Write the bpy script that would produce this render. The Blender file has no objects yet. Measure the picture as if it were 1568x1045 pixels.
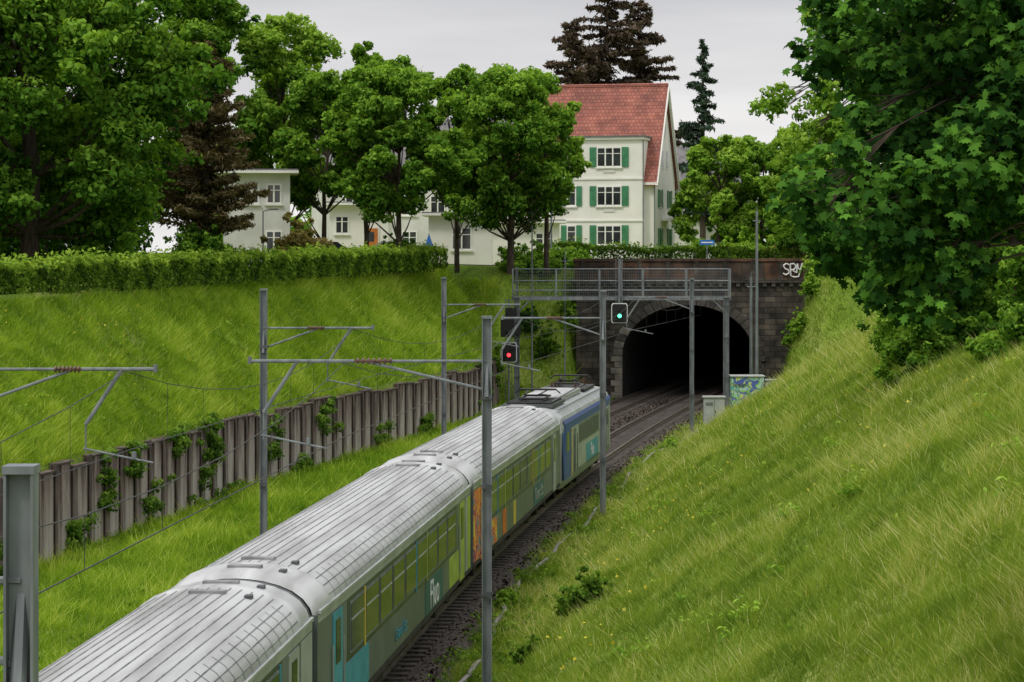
import bpy, math, numpy as np
from mathutils import Vector
scene=bpy.context.scene
# ------------------------------------------------------------ layout functions
def xt(y):
    y=np.asarray(y,float); yc=np.clip(y,-20,170)
    return -7.5+.043*yc+.00052*yc*yc+(y-yc)*(.043+.00104*yc)
def slope_xt(y): return .043+.00104*min(max(y,-20),170)
WY=[-700,-20,45,72.5,99,132.6,143,158.5,1500]; WX=[-70,-26,-18.6,-14.4,-10.3,-3.0,-1.2,-.6,60]
def xw(y): return np.interp(y,WY,WX)
HY=[-700,-20,62,83,150,158.5,1500]; HX=[-85,-38,-22.4,-17.6,-5.2,-4.6,40]
def xh(y): return np.interp(y,HY,HX)
def topL(y): return np.interp(y,[83,150],[8.3,8.95])
def sm(a,b,v):
    t=np.clip((v-a)/(b-a),0,1); return t*t*(3-2*t)
def grad(y): return .66+2.7*sm(146,157,np.asarray(y,float))
def s0(y): return 3.1+2.0*sm(112,140,np.asarray(y,float))
TOPR=8.4
def lump(x,y):
    return .10*np.sin(x*.9+1.3*np.sin(y*.31))*np.sin(y*.43+x*.2)+.05*np.sin(x*2.3+y*1.1)+.035*np.sin(x*4.1-y*2.7+2)
def height(x,y):
    x=np.asarray(x,float); y=np.asarray(y,float)
    o=x-xt(y); d=o-s0(y); g=grad(y)*d
    zr=np.where(d>0,np.minimum(g,TOPR),0)*sm(0,1.2,d)
    crest=TOPR/grad(y)+s0(y)
    zr=zr-.35*np.exp(-((o-crest)/1.2)**2)*(o>s0(y))
    zr=zr+lump(x,y)*1.3*sm(0,2,d)
    w=xw(y); h=xh(y); tl=topL(y)
    zflat=.3*sm(0,3,(-7.0-o))+.25*lump(x,y)*sm(0,2,(-7.0-o))
    fill=np.clip((y-150.6)*1.07,0,8.75)*(1-sm(2.9,4.7,x))
    t=np.clip((w-.12-x)/np.maximum(w-.12-h,.1),0,1)
    zs=3.05+(tl-3.05)*(t**.93)+lump(x,y)*1.0*np.sin(np.pi*np.clip(t,0,1))
    z=np.where(o>0,zr,np.maximum(zflat,fill))
    z=np.where(x<w-.1,np.maximum(zs,fill),z)
    far=np.interp(x,[-5,15],[8.95,8.4])
    return np.where(y>159.05,far,z)
# ------------------------------------------------------------ materials
def newmat(name):
    m=bpy.data.materials.new(name); m.use_nodes=True
    nt=m.node_tree; nt.nodes.clear()
    out=nt.nodes.new('ShaderNodeOutputMaterial')
    return m,nt,out
def L(nt,a,b): nt.links.new(a,b)
def ramp(nt,stops):
    r=nt.nodes.new('ShaderNodeValToRGB')
    e=r.color_ramp.elements
    while len(e)<len(stops): e.new(.5)
    for i,(p,c) in enumerate(stops):
        e[i].position=p; e[i].color=(c[0],c[1],c[2],1)
    return r
def nmat(name,c1,c2=None,scale=3,rough=.7,metal=0,bump=0,stretch=(1,1,1),detail=6,lo=.35,hi=.65,spec=.4):
    m,nt,out=newmat(name)
    if c2 is None: c2=tuple(v*.72 for v in c1)
    tc=nt.nodes.new('ShaderNodeTexCoord'); mp=nt.nodes.new('ShaderNodeMapping')
    mp.inputs['Scale'].default_value=stretch
    n=nt.nodes.new('ShaderNodeTexNoise'); n.inputs['Scale'].default_value=scale; n.inputs['Detail'].default_value=detail
    r=ramp(nt,[(lo,c2),(hi,c1)])
    b=nt.nodes.new('ShaderNodeBsdfPrincipled'); b.inputs['Roughness'].default_value=rough; b.inputs['Metallic'].default_value=metal
    b.inputs['Specular IOR Level'].default_value=spec
    L(nt,tc.outputs['Object'],mp.inputs['Vector']); L(nt,mp.outputs[0],n.inputs['Vector'])
    L(nt,n.outputs['Fac'],r.inputs['Fac']); L(nt,r.outputs[0],b.inputs['Base Color'])
    if bump:
        bp=nt.nodes.new('ShaderNodeBump'); bp.inputs['Strength'].default_value=bump; bp.inputs['Distance'].default_value=.05
        L(nt,n.outputs['Fac'],bp.inputs['Height']); L(nt,bp.outputs[0],b.inputs['Normal'])
    L(nt,b.outputs[0],out.inputs['Surface'])
    return m
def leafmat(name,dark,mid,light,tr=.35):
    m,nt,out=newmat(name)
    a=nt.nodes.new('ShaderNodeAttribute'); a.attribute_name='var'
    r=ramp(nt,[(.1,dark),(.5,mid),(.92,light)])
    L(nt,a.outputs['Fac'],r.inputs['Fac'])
    d=nt.nodes.new('ShaderNodeBsdfDiffuse')
    t=nt.nodes.new('ShaderNodeBsdfTranslucent'); mx=nt.nodes.new('ShaderNodeMixShader'); mx.inputs[0].default_value=tr
    g=nt.nodes.new('ShaderNodeMixRGB'); g.blend_type='MULTIPLY'; g.inputs[0].default_value=1; g.inputs[2].default_value=(1.3,1.25,.5,1)
    L(nt,r.outputs[0],d.inputs['Color']); L(nt,r.outputs[0],g.inputs[1]); L(nt,g.outputs[0],t.inputs[0])
    L(nt,d.outputs[0],mx.inputs[1]); L(nt,t.outputs[0],mx.inputs[2]); L(nt,mx.outputs[0],out.inputs['Surface'])
    return m
def emat(name,c,s):
    m,nt,out=newmat(name); e=nt.nodes.new('ShaderNodeEmission'); e.inputs[0].default_value=(*c,1); e.inputs[1].default_value=s
    L(nt,e.outputs[0],out.inputs[0]); return m
def bandmat(name,cols,scale=1.2):
    m,nt,out=newmat(name)
    tc=nt.nodes.new('ShaderNodeTexCoord'); n=nt.nodes.new('ShaderNodeTexNoise'); n.inputs['Scale'].default_value=scale; n.inputs['Detail'].default_value=1.5; n.inputs['Distortion'].default_value=1.2
    k=len(cols); r=ramp(nt,[(.28+.44*i/k,c) for i,c in enumerate(cols)]); r.color_ramp.interpolation='CONSTANT'
    b=nt.nodes.new('ShaderNodeBsdfPrincipled'); b.inputs['Roughness'].default_value=.55
    L(nt,tc.outputs['Object'],n.inputs['Vector']); L(nt,n.outputs['Fac'],r.inputs[0]); L(nt,r.outputs[0],b.inputs['Base Color']); L(nt,b.outputs[0],out.inputs[0])
    return m
def stonemat(name,cols,mortar,bw=.6,bh=.3,rough=.9,bump=.6,dirt=.6):
    m,nt,out=newmat(name)
    tc=nt.nodes.new('ShaderNodeTexCoord'); mp=nt.nodes.new('ShaderNodeMapping'); mp.inputs['Rotation'].default_value=(math.radians(90),0,0)
    br=nt.nodes.new('ShaderNodeTexBrick'); br.inputs['Scale'].default_value=1; br.inputs['Brick Width'].default_value=bw; br.inputs['Row Height'].default_value=bh
    br.inputs['Mortar Size'].default_value=.02; br.inputs['Color1'].default_value=(*cols[0],1); br.inputs['Color2'].default_value=(*cols[1],1); br.inputs['Mortar'].default_value=(*mortar,1)
    n=nt.nodes.new('ShaderNodeTexNoise'); n.inputs['Scale'].default_value=.9; n.inputs['Detail'].default_value=8
    r=ramp(nt,[(.35,(1-dirt,)*3),(.65,(1.15,1.1,1.0))])
    mx=nt.nodes.new('ShaderNodeMixRGB'); mx.blend_type='MULTIPLY'; mx.inputs[0].default_value=1
    b=nt.nodes.new('ShaderNodeBsdfPrincipled'); b.inputs['Roughness'].default_value=rough
    bp=nt.nodes.new('ShaderNodeBump'); bp.inputs['Strength'].default_value=bump; bp.inputs['Distance'].default_value=.04
    L(nt,tc.outputs['Object'],mp.inputs[0]); L(nt,mp.outputs[0],br.inputs[0]); L(nt,tc.outputs['Object'],n.inputs[0]); L(nt,n.outputs['Fac'],r.inputs[0])
    L(nt,br.outputs['Color'],mx.inputs[1]); L(nt,r.outputs[0],mx.inputs[2]); L(nt,mx.outputs[0],b.inputs['Base Color'])
    L(nt,br.outputs['Fac'],bp.inputs['Height']); bp.invert=True; L(nt,bp.outputs[0],b.inputs['Normal']); L(nt,b.outputs[0],out.inputs[0])
    return m
M={}
M['galv']=nmat('galvanised_steel',(.25,.27,.28),(.15,.165,.175),4,.55,.3,stretch=(1,1,.3))
M['galvd']=nmat('dark_steel',(.13,.14,.145),(.07,.075,.08),6,.55,.3)
M['wire']=nmat('wire_metal',(.06,.06,.06),(.03,.03,.03),8,.5,.4)
M['insul']=nmat('brown_insulator',(.16,.07,.05),(.08,.04,.03),8,.3)
M['black']=nmat('black_paint',(.018,.018,.02),(.01,.01,.01),5,.5)
M['under']=nmat('underframe_grime',(.045,.038,.032),(.018,.016,.014),4,.85)
M['roof']=nmat('coach_roof_paint',(.55,.555,.56),(.29,.29,.285),.9,.45,.15,stretch=(3.2,.28,1),lo=.3,hi=.62,spec=.4,detail=8)
M['rib']=nmat('roof_rib',(.33,.335,.34),(.16,.16,.16),3,.6,.1)
M['side']=nmat('coach_side_grey',(.15,.17,.17),(.10,.115,.115),.9,.4,0)
M['sidel']=nmat('coach_side_silver',(.42,.44,.43),(.30,.32,.31),1.5,.4,.1)
M['olive']=nmat('coach_band_dark',(.06,.07,.065),(.035,.042,.04),2,.35,0)
M['lime']=nmat('lime_paint',(.40,.50,.09),(.28,.36,.07),2,.45)
M['yellow']=nmat('yellow_paint',(.62,.48,.08),(.5,.38,.05),2,.45)
M['orange']=nmat('orange_paint',(.70,.16,.03),(.5,.10,.03),2,.45)
M['teal']=nmat('teal_paint',(.07,.32,.42),(.045,.23,.31),2,.45)
M['blue']=nmat('blue_paint',(.02,.06,.34),(.015,.05,.24),2,.35)
M['dteal']=nmat('dark_teal_paint',(.02,.11,.15),(.015,.08,.11),2,.4)
M['graf']=bandmat('graffiti_paint',[(.70,.60,.08),(.75,.12,.03),(.75,.35,.05),(.25,.02,.16),(.75,.2,.05),(.10,.25,.3)],1.5)
M['grafc']=bandmat('graffiti_tag',[(.05,.35,.35),(.45,.6,.6),(.25,.55,.12),(.08,.12,.4),(.5,.62,.2),(.08,.4,.45)],1.6)
M['glass']=nmat('window_glass',(.028,.034,.034),(.012,.016,.016),.8,.1,0,spec=.7)
M['hglass']=nmat('house_glass',(.05,.055,.06),(.02,.022,.025),1,.12,0,spec=.8)
M['white']=nmat('white_lettering',(.8,.8,.8),(.7,.7,.7),3,.5)
M['plaster']=nmat('white_plaster',(.80,.78,.72),(.72,.70,.64),.6,.9)
M['plaster2']=nmat('grey_white_plaster',(.66,.65,.62),(.54,.53,.49),.6,.9)
M['trim']=nmat('stone_trim',(.80,.79,.74),(.72,.70,.65),1,.8)
M['shutter']=nmat('green_shutter',(.06,.25,.12),(.045,.18,.085),3,.6)
M['roofg']=nmat('slate_roof',(.20,.19,.19),(.12,.115,.12),1.5,.8)
M['door']=nmat('orange_wood_door',(.60,.20,.04),(.45,.14,.03),3,.5)
M['rail']=nmat('rail_steel',(.24,.21,.19),(.14,.10,.08),5,.4,.6)
M['sleeper']=nmat('sleeper_concrete',(.12,.10,.09),(.06,.05,.042),3,.9)
M['trough']=nmat('cable_trough',(.34,.32,.29),(.18,.17,.15),4,.85)
M['bark']=nmat('bark',(.085,.062,.045),(.035,.026,.02),4,.95,bump=.4,stretch=(2,2,.5))
M['rust']=nmat('rusty_post',(.17,.125,.105),(.06,.045,.04),2.2,.85,stretch=(1,1,.4))
M['cab']=nmat('cabinet_grey',(.42,.44,.42),(.33,.35,.33),2,.6)
M['dark']=nmat('tunnel_black',(.012,.011,.010),(.006,.006,.006),1,.95)  # near-black tone for the whole tunnel lining
M['asphalt']=nmat('asphalt',(.055,.055,.057),(.04,.04,.042),3,.9)
M['green_l']=emat('green_signal_light',(.1,1,.45),3.5)
M['red_l']=emat('red_signal_light',(1,.03,.04),4)
M['car']=nmat('car_paint_grey',(.35,.36,.38),(.3,.3,.32),3,.3,.3)
M['signblue']=nmat('sign_blue',(.02,.16,.5),(.02,.13,.42),3,.4)
M['stone']=stonemat('sooty_stone',[(.042,.036,.033),(.13,.11,.095)],(.022,.02,.018),.75,.36,dirt=.7)
M['parapet']=stonemat('parapet_sandstone',[(.16,.08,.045),(.065,.05,.042)],(.03,.025,.02),1.5,1.3,dirt=.75)
M['quoin']=nmat('light_quoin_stone',(.30,.26,.22),(.11,.10,.09),1.6,.9,bump=.4)
M['ring']=nmat('arch_ring_stone',(.10,.088,.078),(.04,.036,.032),1.6,.9,bump=.4)
M['tile']=stonemat('red_roof_tiles',[(.40,.15,.115),(.30,.10,.08)],(.14,.06,.05),.3,.28,dirt=.3)
LM={}
LM['mid']=leafmat('leaves_green',(.018,.055,.008),(.095,.215,.025),(.27,.45,.06))
LM['light']=leafmat('leaves_light_green',(.04,.10,.014),(.17,.33,.035),(.38,.55,.09))
LM['dark']=leafmat('leaves_dark_green',(.010,.035,.008),(.042,.12,.018),(.13,.28,.04))
LM['maple']=leafmat('maple_leaves',(.007,.024,.007),(.032,.095,.018),(.15,.34,.045),.35)
LM['pine']=leafmat('pine_needles',(.035,.03,.016),(.12,.095,.05),(.21,.18,.09),.15)
LM['brown']=leafmat('brown_conifer_needles',(.035,.03,.025),(.12,.09,.068),(.21,.16,.12),.1)
LM['spruce']=leafmat('spruce_needles',(.03,.05,.035),(.07,.11,.08),(.13,.19,.13),.1)
LM['red']=leafmat('reddish_shrub_leaves',(.04,.035,.012),(.15,.14,.04),(.30,.24,.10))
LM['hedge']=leafmat('hedge_leaves',(.025,.055,.01),(.13,.24,.026),(.36,.50,.07))
LM['grass']=leafmat('grass_blades',(.10,.18,.025),(.27,.37,.055),(.60,.58,.28),.42)
LM['grass2']=leafmat('fresh_grass_blades',(.11,.22,.018),(.29,.44,.042),(.54,.62,.14),.42)
LM['ivy']=leafmat('ivy_leaves',(.02,.05,.01),(.09,.19,.025),(.24,.38,.055))
def groundmat():
    m,nt,out=newmat('grassy_ground')
    tc=nt.nodes.new('ShaderNodeTexCoord')
    n1=nt.nodes.new('ShaderNodeTexNoise'); n1.inputs['Scale'].default_value=.16; n1.inputs['Detail'].default_value=9; n1.inputs['Roughness'].default_value=.65
    n2=nt.nodes.new('ShaderNodeTexNoise'); n2.inputs['Scale'].default_value=9; n2.inputs['Detail'].default_value=8; n2.inputs['Roughness'].default_value=.75
    r1=ramp(nt,[(.32,(.13,.23,.025)),(.5,(.21,.31,.04)),(.68,(.33,.35,.11))])
    r2=ramp(nt,[(.3,(.35,.35,.35)),(.7,(1.4,1.4,1.4))])
    mx=nt.nodes.new('ShaderNodeMixRGB'); mx.blend_type='MULTIPLY'; mx.inputs[0].default_value=1
    b=nt.nodes.new('ShaderNodeBsdfPrincipled'); b.inputs['Roughness'].default_value=.9; b.inputs['Specular IOR Level'].default_value=.1
    bp=nt.nodes.new('ShaderNodeBump'); bp.inputs['Strength'].default_value=.7; bp.inputs['Distance'].default_value=.1
    L(nt,tc.outputs['Object'],n1.inputs[0]); L(nt,tc.outputs['Object'],n2.inputs[0]); L(nt,n1.outputs['Fac'],r1.inputs[0]); L(nt,n2.outputs['Fac'],r2.inputs[0])
    L(nt,r1.outputs[0],mx.inputs[1]); L(nt,r2.outputs[0],mx.inputs[2]); L(nt,mx.outputs[0],b.inputs['Base Color']); L(nt,n2.outputs['Fac'],bp.inputs['Height']); L(nt,bp.outputs[0],b.inputs['Normal'])
    L(nt,b.outputs[0],out.inputs[0]); return m
M['ground']=groundmat()
M['ballast']=nmat('ballast_stones',(.11,.088,.075),(.028,.023,.02),9,.95,bump=1.0,detail=10,lo=.38,hi=.66)
def wallmat():
    m,nt,out=newmat('stained_concrete_panel')
    tc=nt.nodes.new('ShaderNodeTexCoord'); mp=nt.nodes.new('ShaderNodeMapping'); mp.inputs['Scale'].default_value=(3,3,.35)
    n=nt.nodes.new('ShaderNodeTexNoise'); n.inputs['Scale'].default_value=.9; n.inputs['Detail'].default_value=9; n.inputs['Roughness'].default_value=.74
    sp=nt.nodes.new('ShaderNodeSeparateXYZ'); ma=nt.nodes.new('ShaderNodeMath'); ma.operation='MULTIPLY_ADD'; ma.inputs[1].default_value=.095; ma.inputs[2].default_value=-.20
    ad=nt.nodes.new('ShaderNodeMath'); ad.operation='ADD'
    r=ramp(nt,[(.28,(.46,.42,.38)),(.44,(.34,.29,.26)),(.56,(.19,.14,.12)),(.68,(.04,.032,.03))])
    b=nt.nodes.new('ShaderNodeBsdfPrincipled'); b.inputs['Roughness'].default_value=.9
    L(nt,tc.outputs['Object'],mp.inputs[0]); L(nt,mp.outputs[0],n.inputs[0]); L(nt,tc.outputs['Object'],sp.inputs[0]); L(nt,sp.outputs['Z'],ma.inputs[0])
    L(nt,n.outputs['Fac'],ad.inputs[0]); L(nt,ma.outputs[0],ad.inputs[1]); L(nt,ad.outputs[0],r.inputs[0]); L(nt,r.outputs[0],b.inputs['Base Color']); L(nt,b.outputs[0],out.inputs[0]); return m
M['wall']=wallmat()
# ------------------------------------------------------------ mesh helpers
def link(o,parent=None):
    scene.collection.objects.link(o)
    if parent is not None: o.parent=parent
    return o
def empty(name,loc=(0,0,0),rz=0):
    e=bpy.data.objects.new(name,None); e.location=loc; e.rotation_euler=(0,0,rz); e.empty_display_size=.3
    return link(e)
class MB:
    def __init__(s): s.v=[];s.f=[];s.m=[];s.mats=[]
    def mi(s,m):
        m=M[m] if isinstance(m,str) else m
        if m not in s.mats: s.mats.append(m)
        return s.mats.index(m)
    def add(s,vs,fs,m):
        b=len(s.v); s.v+=[tuple(map(float,v)) for v in vs]; k=s.mi(m)
        for f in fs: s.f.append(tuple(b+i for i in f)); s.m.append(k)
    def box(s,x0,x1,y0,y1,z0,z1,m):
        vs=[(x0,y0,z0),(x1,y0,z0),(x1,y1,z0),(x0,y1,z0),(x0,y0,z1),(x1,y0,z1),(x1,y1,z1),(x0,y1,z1)]
        s.add(vs,[(0,3,2,1),(4,5,6,7),(0,1,5,4),(1,2,6,5),(2,3,7,6),(3,0,4,7)],m)
    def beam(s,p,q,r,m,r2=None,n=6):
        p=Vector(p);q=Vector(q); r2=r if r2 is None else r2
        d=(q-p)
        if d.length<1e-6: return
        d.normalize(); a=Vector((0,0,1)) if abs(d.z)<.9 else Vector((1,0,0))
        u=d.cross(a).normalized(); w=d.cross(u)
        vs=[]
        for (c,rr) in ((p,r),(q,r2)):
            for i in range(n):
                t=2*math.pi*(i+.5)/n; vs.append(c+u*math.cos(t)*rr+w*math.sin(t)*rr)
        fs=[(i,(i+1)%n,n+(i+1)%n,n+i) for i in range(n)]+[tuple(range(n))[::-1],tuple(range(n,2*n))]
        s.add(vs,fs,m)
    def poly(s,pts,r,m,n=5):
        for a,b in zip(pts[:-1],pts[1:]): s.beam(a,b,r,m,n=n)
    def loft(s,prof,ys,m,closed=True,caps=True):
        n=len(prof); vs=[]
        for y in ys:
            for (x,z) in prof: vs.append((x,y,z))
        fs=[]
        for k in range(len(ys)-1):
            for i in range(n if closed else n-1):
                j=(i+1)%n; fs.append((k*n+i,k*n+j,(k+1)*n+j,(k+1)*n+i))
        if caps: fs+= [tuple(range(n)),tuple(range((len(ys)-1)*n,len(ys)*n))[::-1]]
        s.add(vs,fs,m)
    def obj(s,name,parent=None,smooth=False,bevel=0):
        me=bpy.data.meshes.new(name); me.from_pydata(s.v,[],s.f)
        for m in s.mats: me.materials.append(m)
        me.polygons.foreach_set('material_index',s.m)
        if smooth: me.polygons.foreach_set('use_smooth',[True]*len(s.f))
        me.update(); o=bpy.data.objects.new(name,me); link(o,parent)
        if bevel:
            b=o.modifiers.new('bevel','BEVEL'); b.width=bevel; b.segments=2; b.limit_method='ANGLE'
        return o
def npmesh(name,verts,k,var,mat,parent=None):
    n=len(verts)//k
    me=bpy.data.meshes.new(name); me.vertices.add(n*k); me.vertices.foreach_set('co',verts.astype(np.float32).ravel())
    me.loops.add(n*k); me.loops.foreach_set('vertex_index',np.arange(n*k,dtype=np.int32))
    me.polygons.add(n); me.polygons.foreach_set('loop_start',np.arange(0,n*k,k,dtype=np.int32))
    try: me.polygons.foreach_set('loop_total',np.full(n,k,dtype=np.int32))
    except Exception: pass
    at=me.attributes.new('var','FLOAT','FACE'); at.data.foreach_set('value',np.clip(var,0,1).astype(np.float32))
    me.materials.append(mat); me.update(calc_edges=True)
    o=bpy.data.objects.new(name,me); return link(o,parent)
def unit(v): return v/np.maximum(np.linalg.norm(v,axis=1,keepdims=True),1e-9)
def rndir(rng,n): return unit(rng.normal(size=(n,3)))
def leafquads(p,nrm,size,rng,asp=.62):
    n=len(p); nrm=unit(nrm); u=unit(np.cross(nrm,rndir(rng,n))); v=np.cross(nrm,u)
    s=size[:,None]; fold=nrm*s*.25
    q=np.stack([p-u*s,p-v*s*asp+fold,p+u*s,p+v*s*asp+fold],1)
    return q.reshape(-1,3)
MAP=np.array([(0,-.55),(.2,-.3),(.6,-.4),(.5,-.08),(1.0,.15),(.6,.3),(.62,.62),(.28,.5),(0,1.1),(-.28,.5),(-.62,.62),(-.6,.3),(-1.0,.15),(-.5,-.08),(-.6,-.4),(-.2,-.3)])
def mapleleaves(p,nrm,size,rng):
    n=len(p); nrm=unit(nrm); u=unit(np.cross(nrm,rndir(rng,n))); v=np.cross(nrm,u); s=size[:,None,None]
    q=p[:,None,:]+u[:,None,:]*MAP[None,:,0:1]*s+v[:,None,:]*MAP[None,:,1:2]*s-nrm[:,None,:]*(MAP[None,:,0:1]**2+.5*MAP[None,:,1:2]**2)*s*.35
    return q.reshape(-1,3)
def clumpleaves(cl,n,size,rng,flat=.8,jit=.75,sizevar=.4):
    cl=np.asarray(cl,float); w=cl[:,3]**2; idx=rng.choice(len(cl),n,p=w/w.sum())
    d=rndir(rng,n); d[:,2]=np.where(rng.random(n)<.3,np.abs(d[:,2]),d[:,2])
    rr=cl[idx,3]*(.25+.95*rng.random(n)**.75)
    off=d*rr[:,None]; off[:,2]*=flat
    p=cl[idx,:3]+off
    nrm=d*.8+jit*rng.normal(size=(n,3))+np.array([0,0,.35])
    var=.30*cl[idx,4]+.38*rng.random(n)+.24*(d[:,2]+.4)+.16*(rr/cl[idx,3]-.4)  # shade painted into leaf tone: darker inside and under each clump
    sz=size*(1-sizevar+2*sizevar*rng.random(n))
    return p,nrm,sz,var
def tree(name,bx,by,bz,H,R,cb,nc,nl,size,lm,seed,trunk=None,lean=0,prof=1.0):
    rng=np.random.default_rng(seed); root=empty(name,(bx,by,bz))
    nc=int(nc*1.5); cl=[]
    for i in range(nc):
        t=(i+rng.random())/nc
        rad=R*(math.sin(math.pi*min(max(.14+.80*t**prof,0),1))**.55)
        a=rng.random()*2*math.pi; rr=rad*(.2+.76*math.sqrt(rng.random()))
        cr=R*rng.uniform(.11,.25)
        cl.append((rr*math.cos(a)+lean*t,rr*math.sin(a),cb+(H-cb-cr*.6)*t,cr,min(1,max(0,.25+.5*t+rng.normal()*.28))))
    tr=trunk or R*.05
    mb=MB(); hs=np.linspace(-.3,H*.86,7); pts=[(lean*max(0,h/H)**1.5+rng.normal()*.03*R,rng.normal()*.03*R,h) for h in hs]; pts[0]=(0,0,-.5); pts[1]=(pts[1][0]*.2,0,pts[1][2])
    for i in range(6): mb.beam(pts[i],pts[i+1],tr*(1.15-.15*i),'bark',tr*(1.0-.15*i),n=8)
    for c in cl:
        if rng.random()<.6:
            k=min(5,max(1,int((c[2]*.72)/(H*.86)*6))); a=Vector(pts[k]); b=Vector(c[:3]); mid=(a+b)/2+Vector((0,0,-.08*(b-a).length))
            mb.beam(a,mid,tr*.36,'bark',tr*.22,n=5); mb.beam(mid,b,tr*.22,'bark',tr*.07,n=5)
            for q in range(2):
                e=b+Vector(rng.normal(size=3)*c[3]*.7); mb.beam(mid.lerp(b,.6),e,tr*.1,'bark',tr*.03,n=4)
    mb.obj('trunk_and_limbs',root)
    sub=[]
    for c in cl:
        sub.append(c)
        for q in range(6):
            d=rng.normal(size=3); d/=np.linalg.norm(d); r=c[3]*rng.uniform(.28,.55)
            k=rng.uniform(.9,1.5); sub.append((c[0]+d[0]*c[3]*k,c[1]+d[1]*c[3]*k,c[2]+d[2]*c[3]*k*.8,r,min(1,max(0,c[4]+rng.normal()*.3))))
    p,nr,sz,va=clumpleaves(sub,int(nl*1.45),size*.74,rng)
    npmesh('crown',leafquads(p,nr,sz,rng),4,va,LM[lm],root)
    return root
def bush(name,bx,by,bz,rx,ry,h,nl,size,lm,seed):
    rng=np.random.default_rng(seed); root=empty(name,(bx,by,bz)); sub=[]
    for i in range(40):
        d=rng.normal(size=3); d/=np.linalg.norm(d); d[2]=abs(d[2])
        k=rng.uniform(.4,.95); r=min(rx,h)*rng.uniform(.12,.32)
        sub.append((d[0]*rx*k,d[1]*ry*k,max(.1*h,d[2]*h*k),r,rng.random()))
    for i in range(26):
        d=rng.normal(size=3); d/=np.linalg.norm(d); d[2]=abs(d[2]); k=rng.uniform(.95,1.18); sub.append((d[0]*rx*k,d[1]*ry*k,d[2]*h*k,min(rx,h)*rng.uniform(.05,.12),rng.random()))
    p,nr,sz,va=clumpleaves(sub,nl,size,rng,.9); p[:,2]=np.abs(p[:,2])
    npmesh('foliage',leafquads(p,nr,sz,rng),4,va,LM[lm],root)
    mb=MB()
    for c in sub[:14]: mb.beam((0,0,-.2),c[:3],.035,'bark',.012,n=4)
    mb.obj('stems',root); return root
def conifer(name,bx,by,bz,H,R,cb,nb,nl,size,lm,seed,power=.8,droop=.25):
    rng=np.random.default_rng(seed); root=empty(name,(bx,by,bz)); mb=MB()
    mb.beam((0,0,-.5),(0,0,H*.6),H*.016,'bark',H*.009,n=7); mb.beam((0,0,H*.6),(0,0,H),H*.009,'bark',.02,n=6)
    P=[];N=[];V=[]
    per=nl//nb
    for i in range(nb):
        t=(i+rng.random())/nb; h=cb+(H-cb)*t; ln=R*((1-t)**power)*rng.uniform(.45,1.3)+.12; a=rng.random()*6.283
        d=np.array([math.cos(a),math.sin(a),0]); e=d*ln; e[2]=-droop*ln+.1
        mb.beam((0,0,h),tuple(e+np.array([0,0,h])),.05,'bark',.012,n=4)
        k=max(6,int(per*(.3+1.4*(1-t)))); u=rng.random(k)**.7
        pts=np.array([0,0,h])+u[:,None]*e; side=np.array([-d[1],d[0],0]); wd=(.24*ln*(1.15-u)+.10)
        pts=pts+side*(rng.normal(size=k)*wd*.6)[:,None]+np.array([0,0,1])*(rng.normal(size=k)*.08-.12*np.abs(rng.normal(size=k))*wd)[:,None]
        P.append(pts); N.append(np.array([0,0,.8])+rng.normal(size=(k,3))*.7); V.append(.3*rng.random()+.4*rng.random(k)+.25*u)
    P=np.concatenate(P);N=np.concatenate(N);V=np.concatenate(V)
    mb.obj('trunk_and_branches',root)
    npmesh('needles',leafquads(P,N,size*(.6+.8*rng.random(len(P))),rng,.3),4,V,LM[lm],root)
# ------------------------------------------------------------ ground
ys=np.concatenate([[-700,-300,-120,-50],np.arange(-20,159,1.0),[159.0,159.2,162,166,172,180,195,215,250,320,450,700,1100,1600]])
rows=[]
for y in ys:
    w=float(xw(y));h=float(xh(y));t=float(xt(y)); a=t-7.0; a=max(a,w+.3); b=t+float(s0(y)); c=b+TOPR/float(grad(y))
    cols=np.concatenate([[h-1500,h-500,h-150,h-50,h-15,h-4],np.linspace(h,w-.14,22),[w-.06],np.linspace(w,a,12)[1:],np.linspace(a,b,8)[1:],np.linspace(b,c,34)[1:],[c+2,c+5,c+15,c+50,c+150,c+500,c+1500]])
    rows.append(cols)
X=np.array(rows); Y=np.repeat(ys[:,None],X.shape[1],1); Z=height(X,Y)
fillz=np.clip((ys-150.6)*1.07,0,8.75); Z[:,28]=np.where(ys>159.05,Z[:,28],np.minimum(Z[:,28],np.maximum(.25,fillz)))
ni,nj=X.shape; V=np.stack([X,Y,Z],2).reshape(-1,3)
F=[]
for i in range(ni-1):
    for j in range(nj-1):
        if abs(ys[i]-159.0)<1e-6 and 5.5<X[i,j]<17.0 : continue
        F.append((i*nj+j,i*nj+j+1,(i+1)*nj+j+1,(i+1)*nj+j))
me=bpy.data.meshes.new('ground'); me.from_pydata(V.tolist(),[],F); me.materials.append(M['ground']); me.polygons.foreach_set('use_smooth',[True]*len(F)); me.update()
link(bpy.data.objects.new('ground',me))
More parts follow.
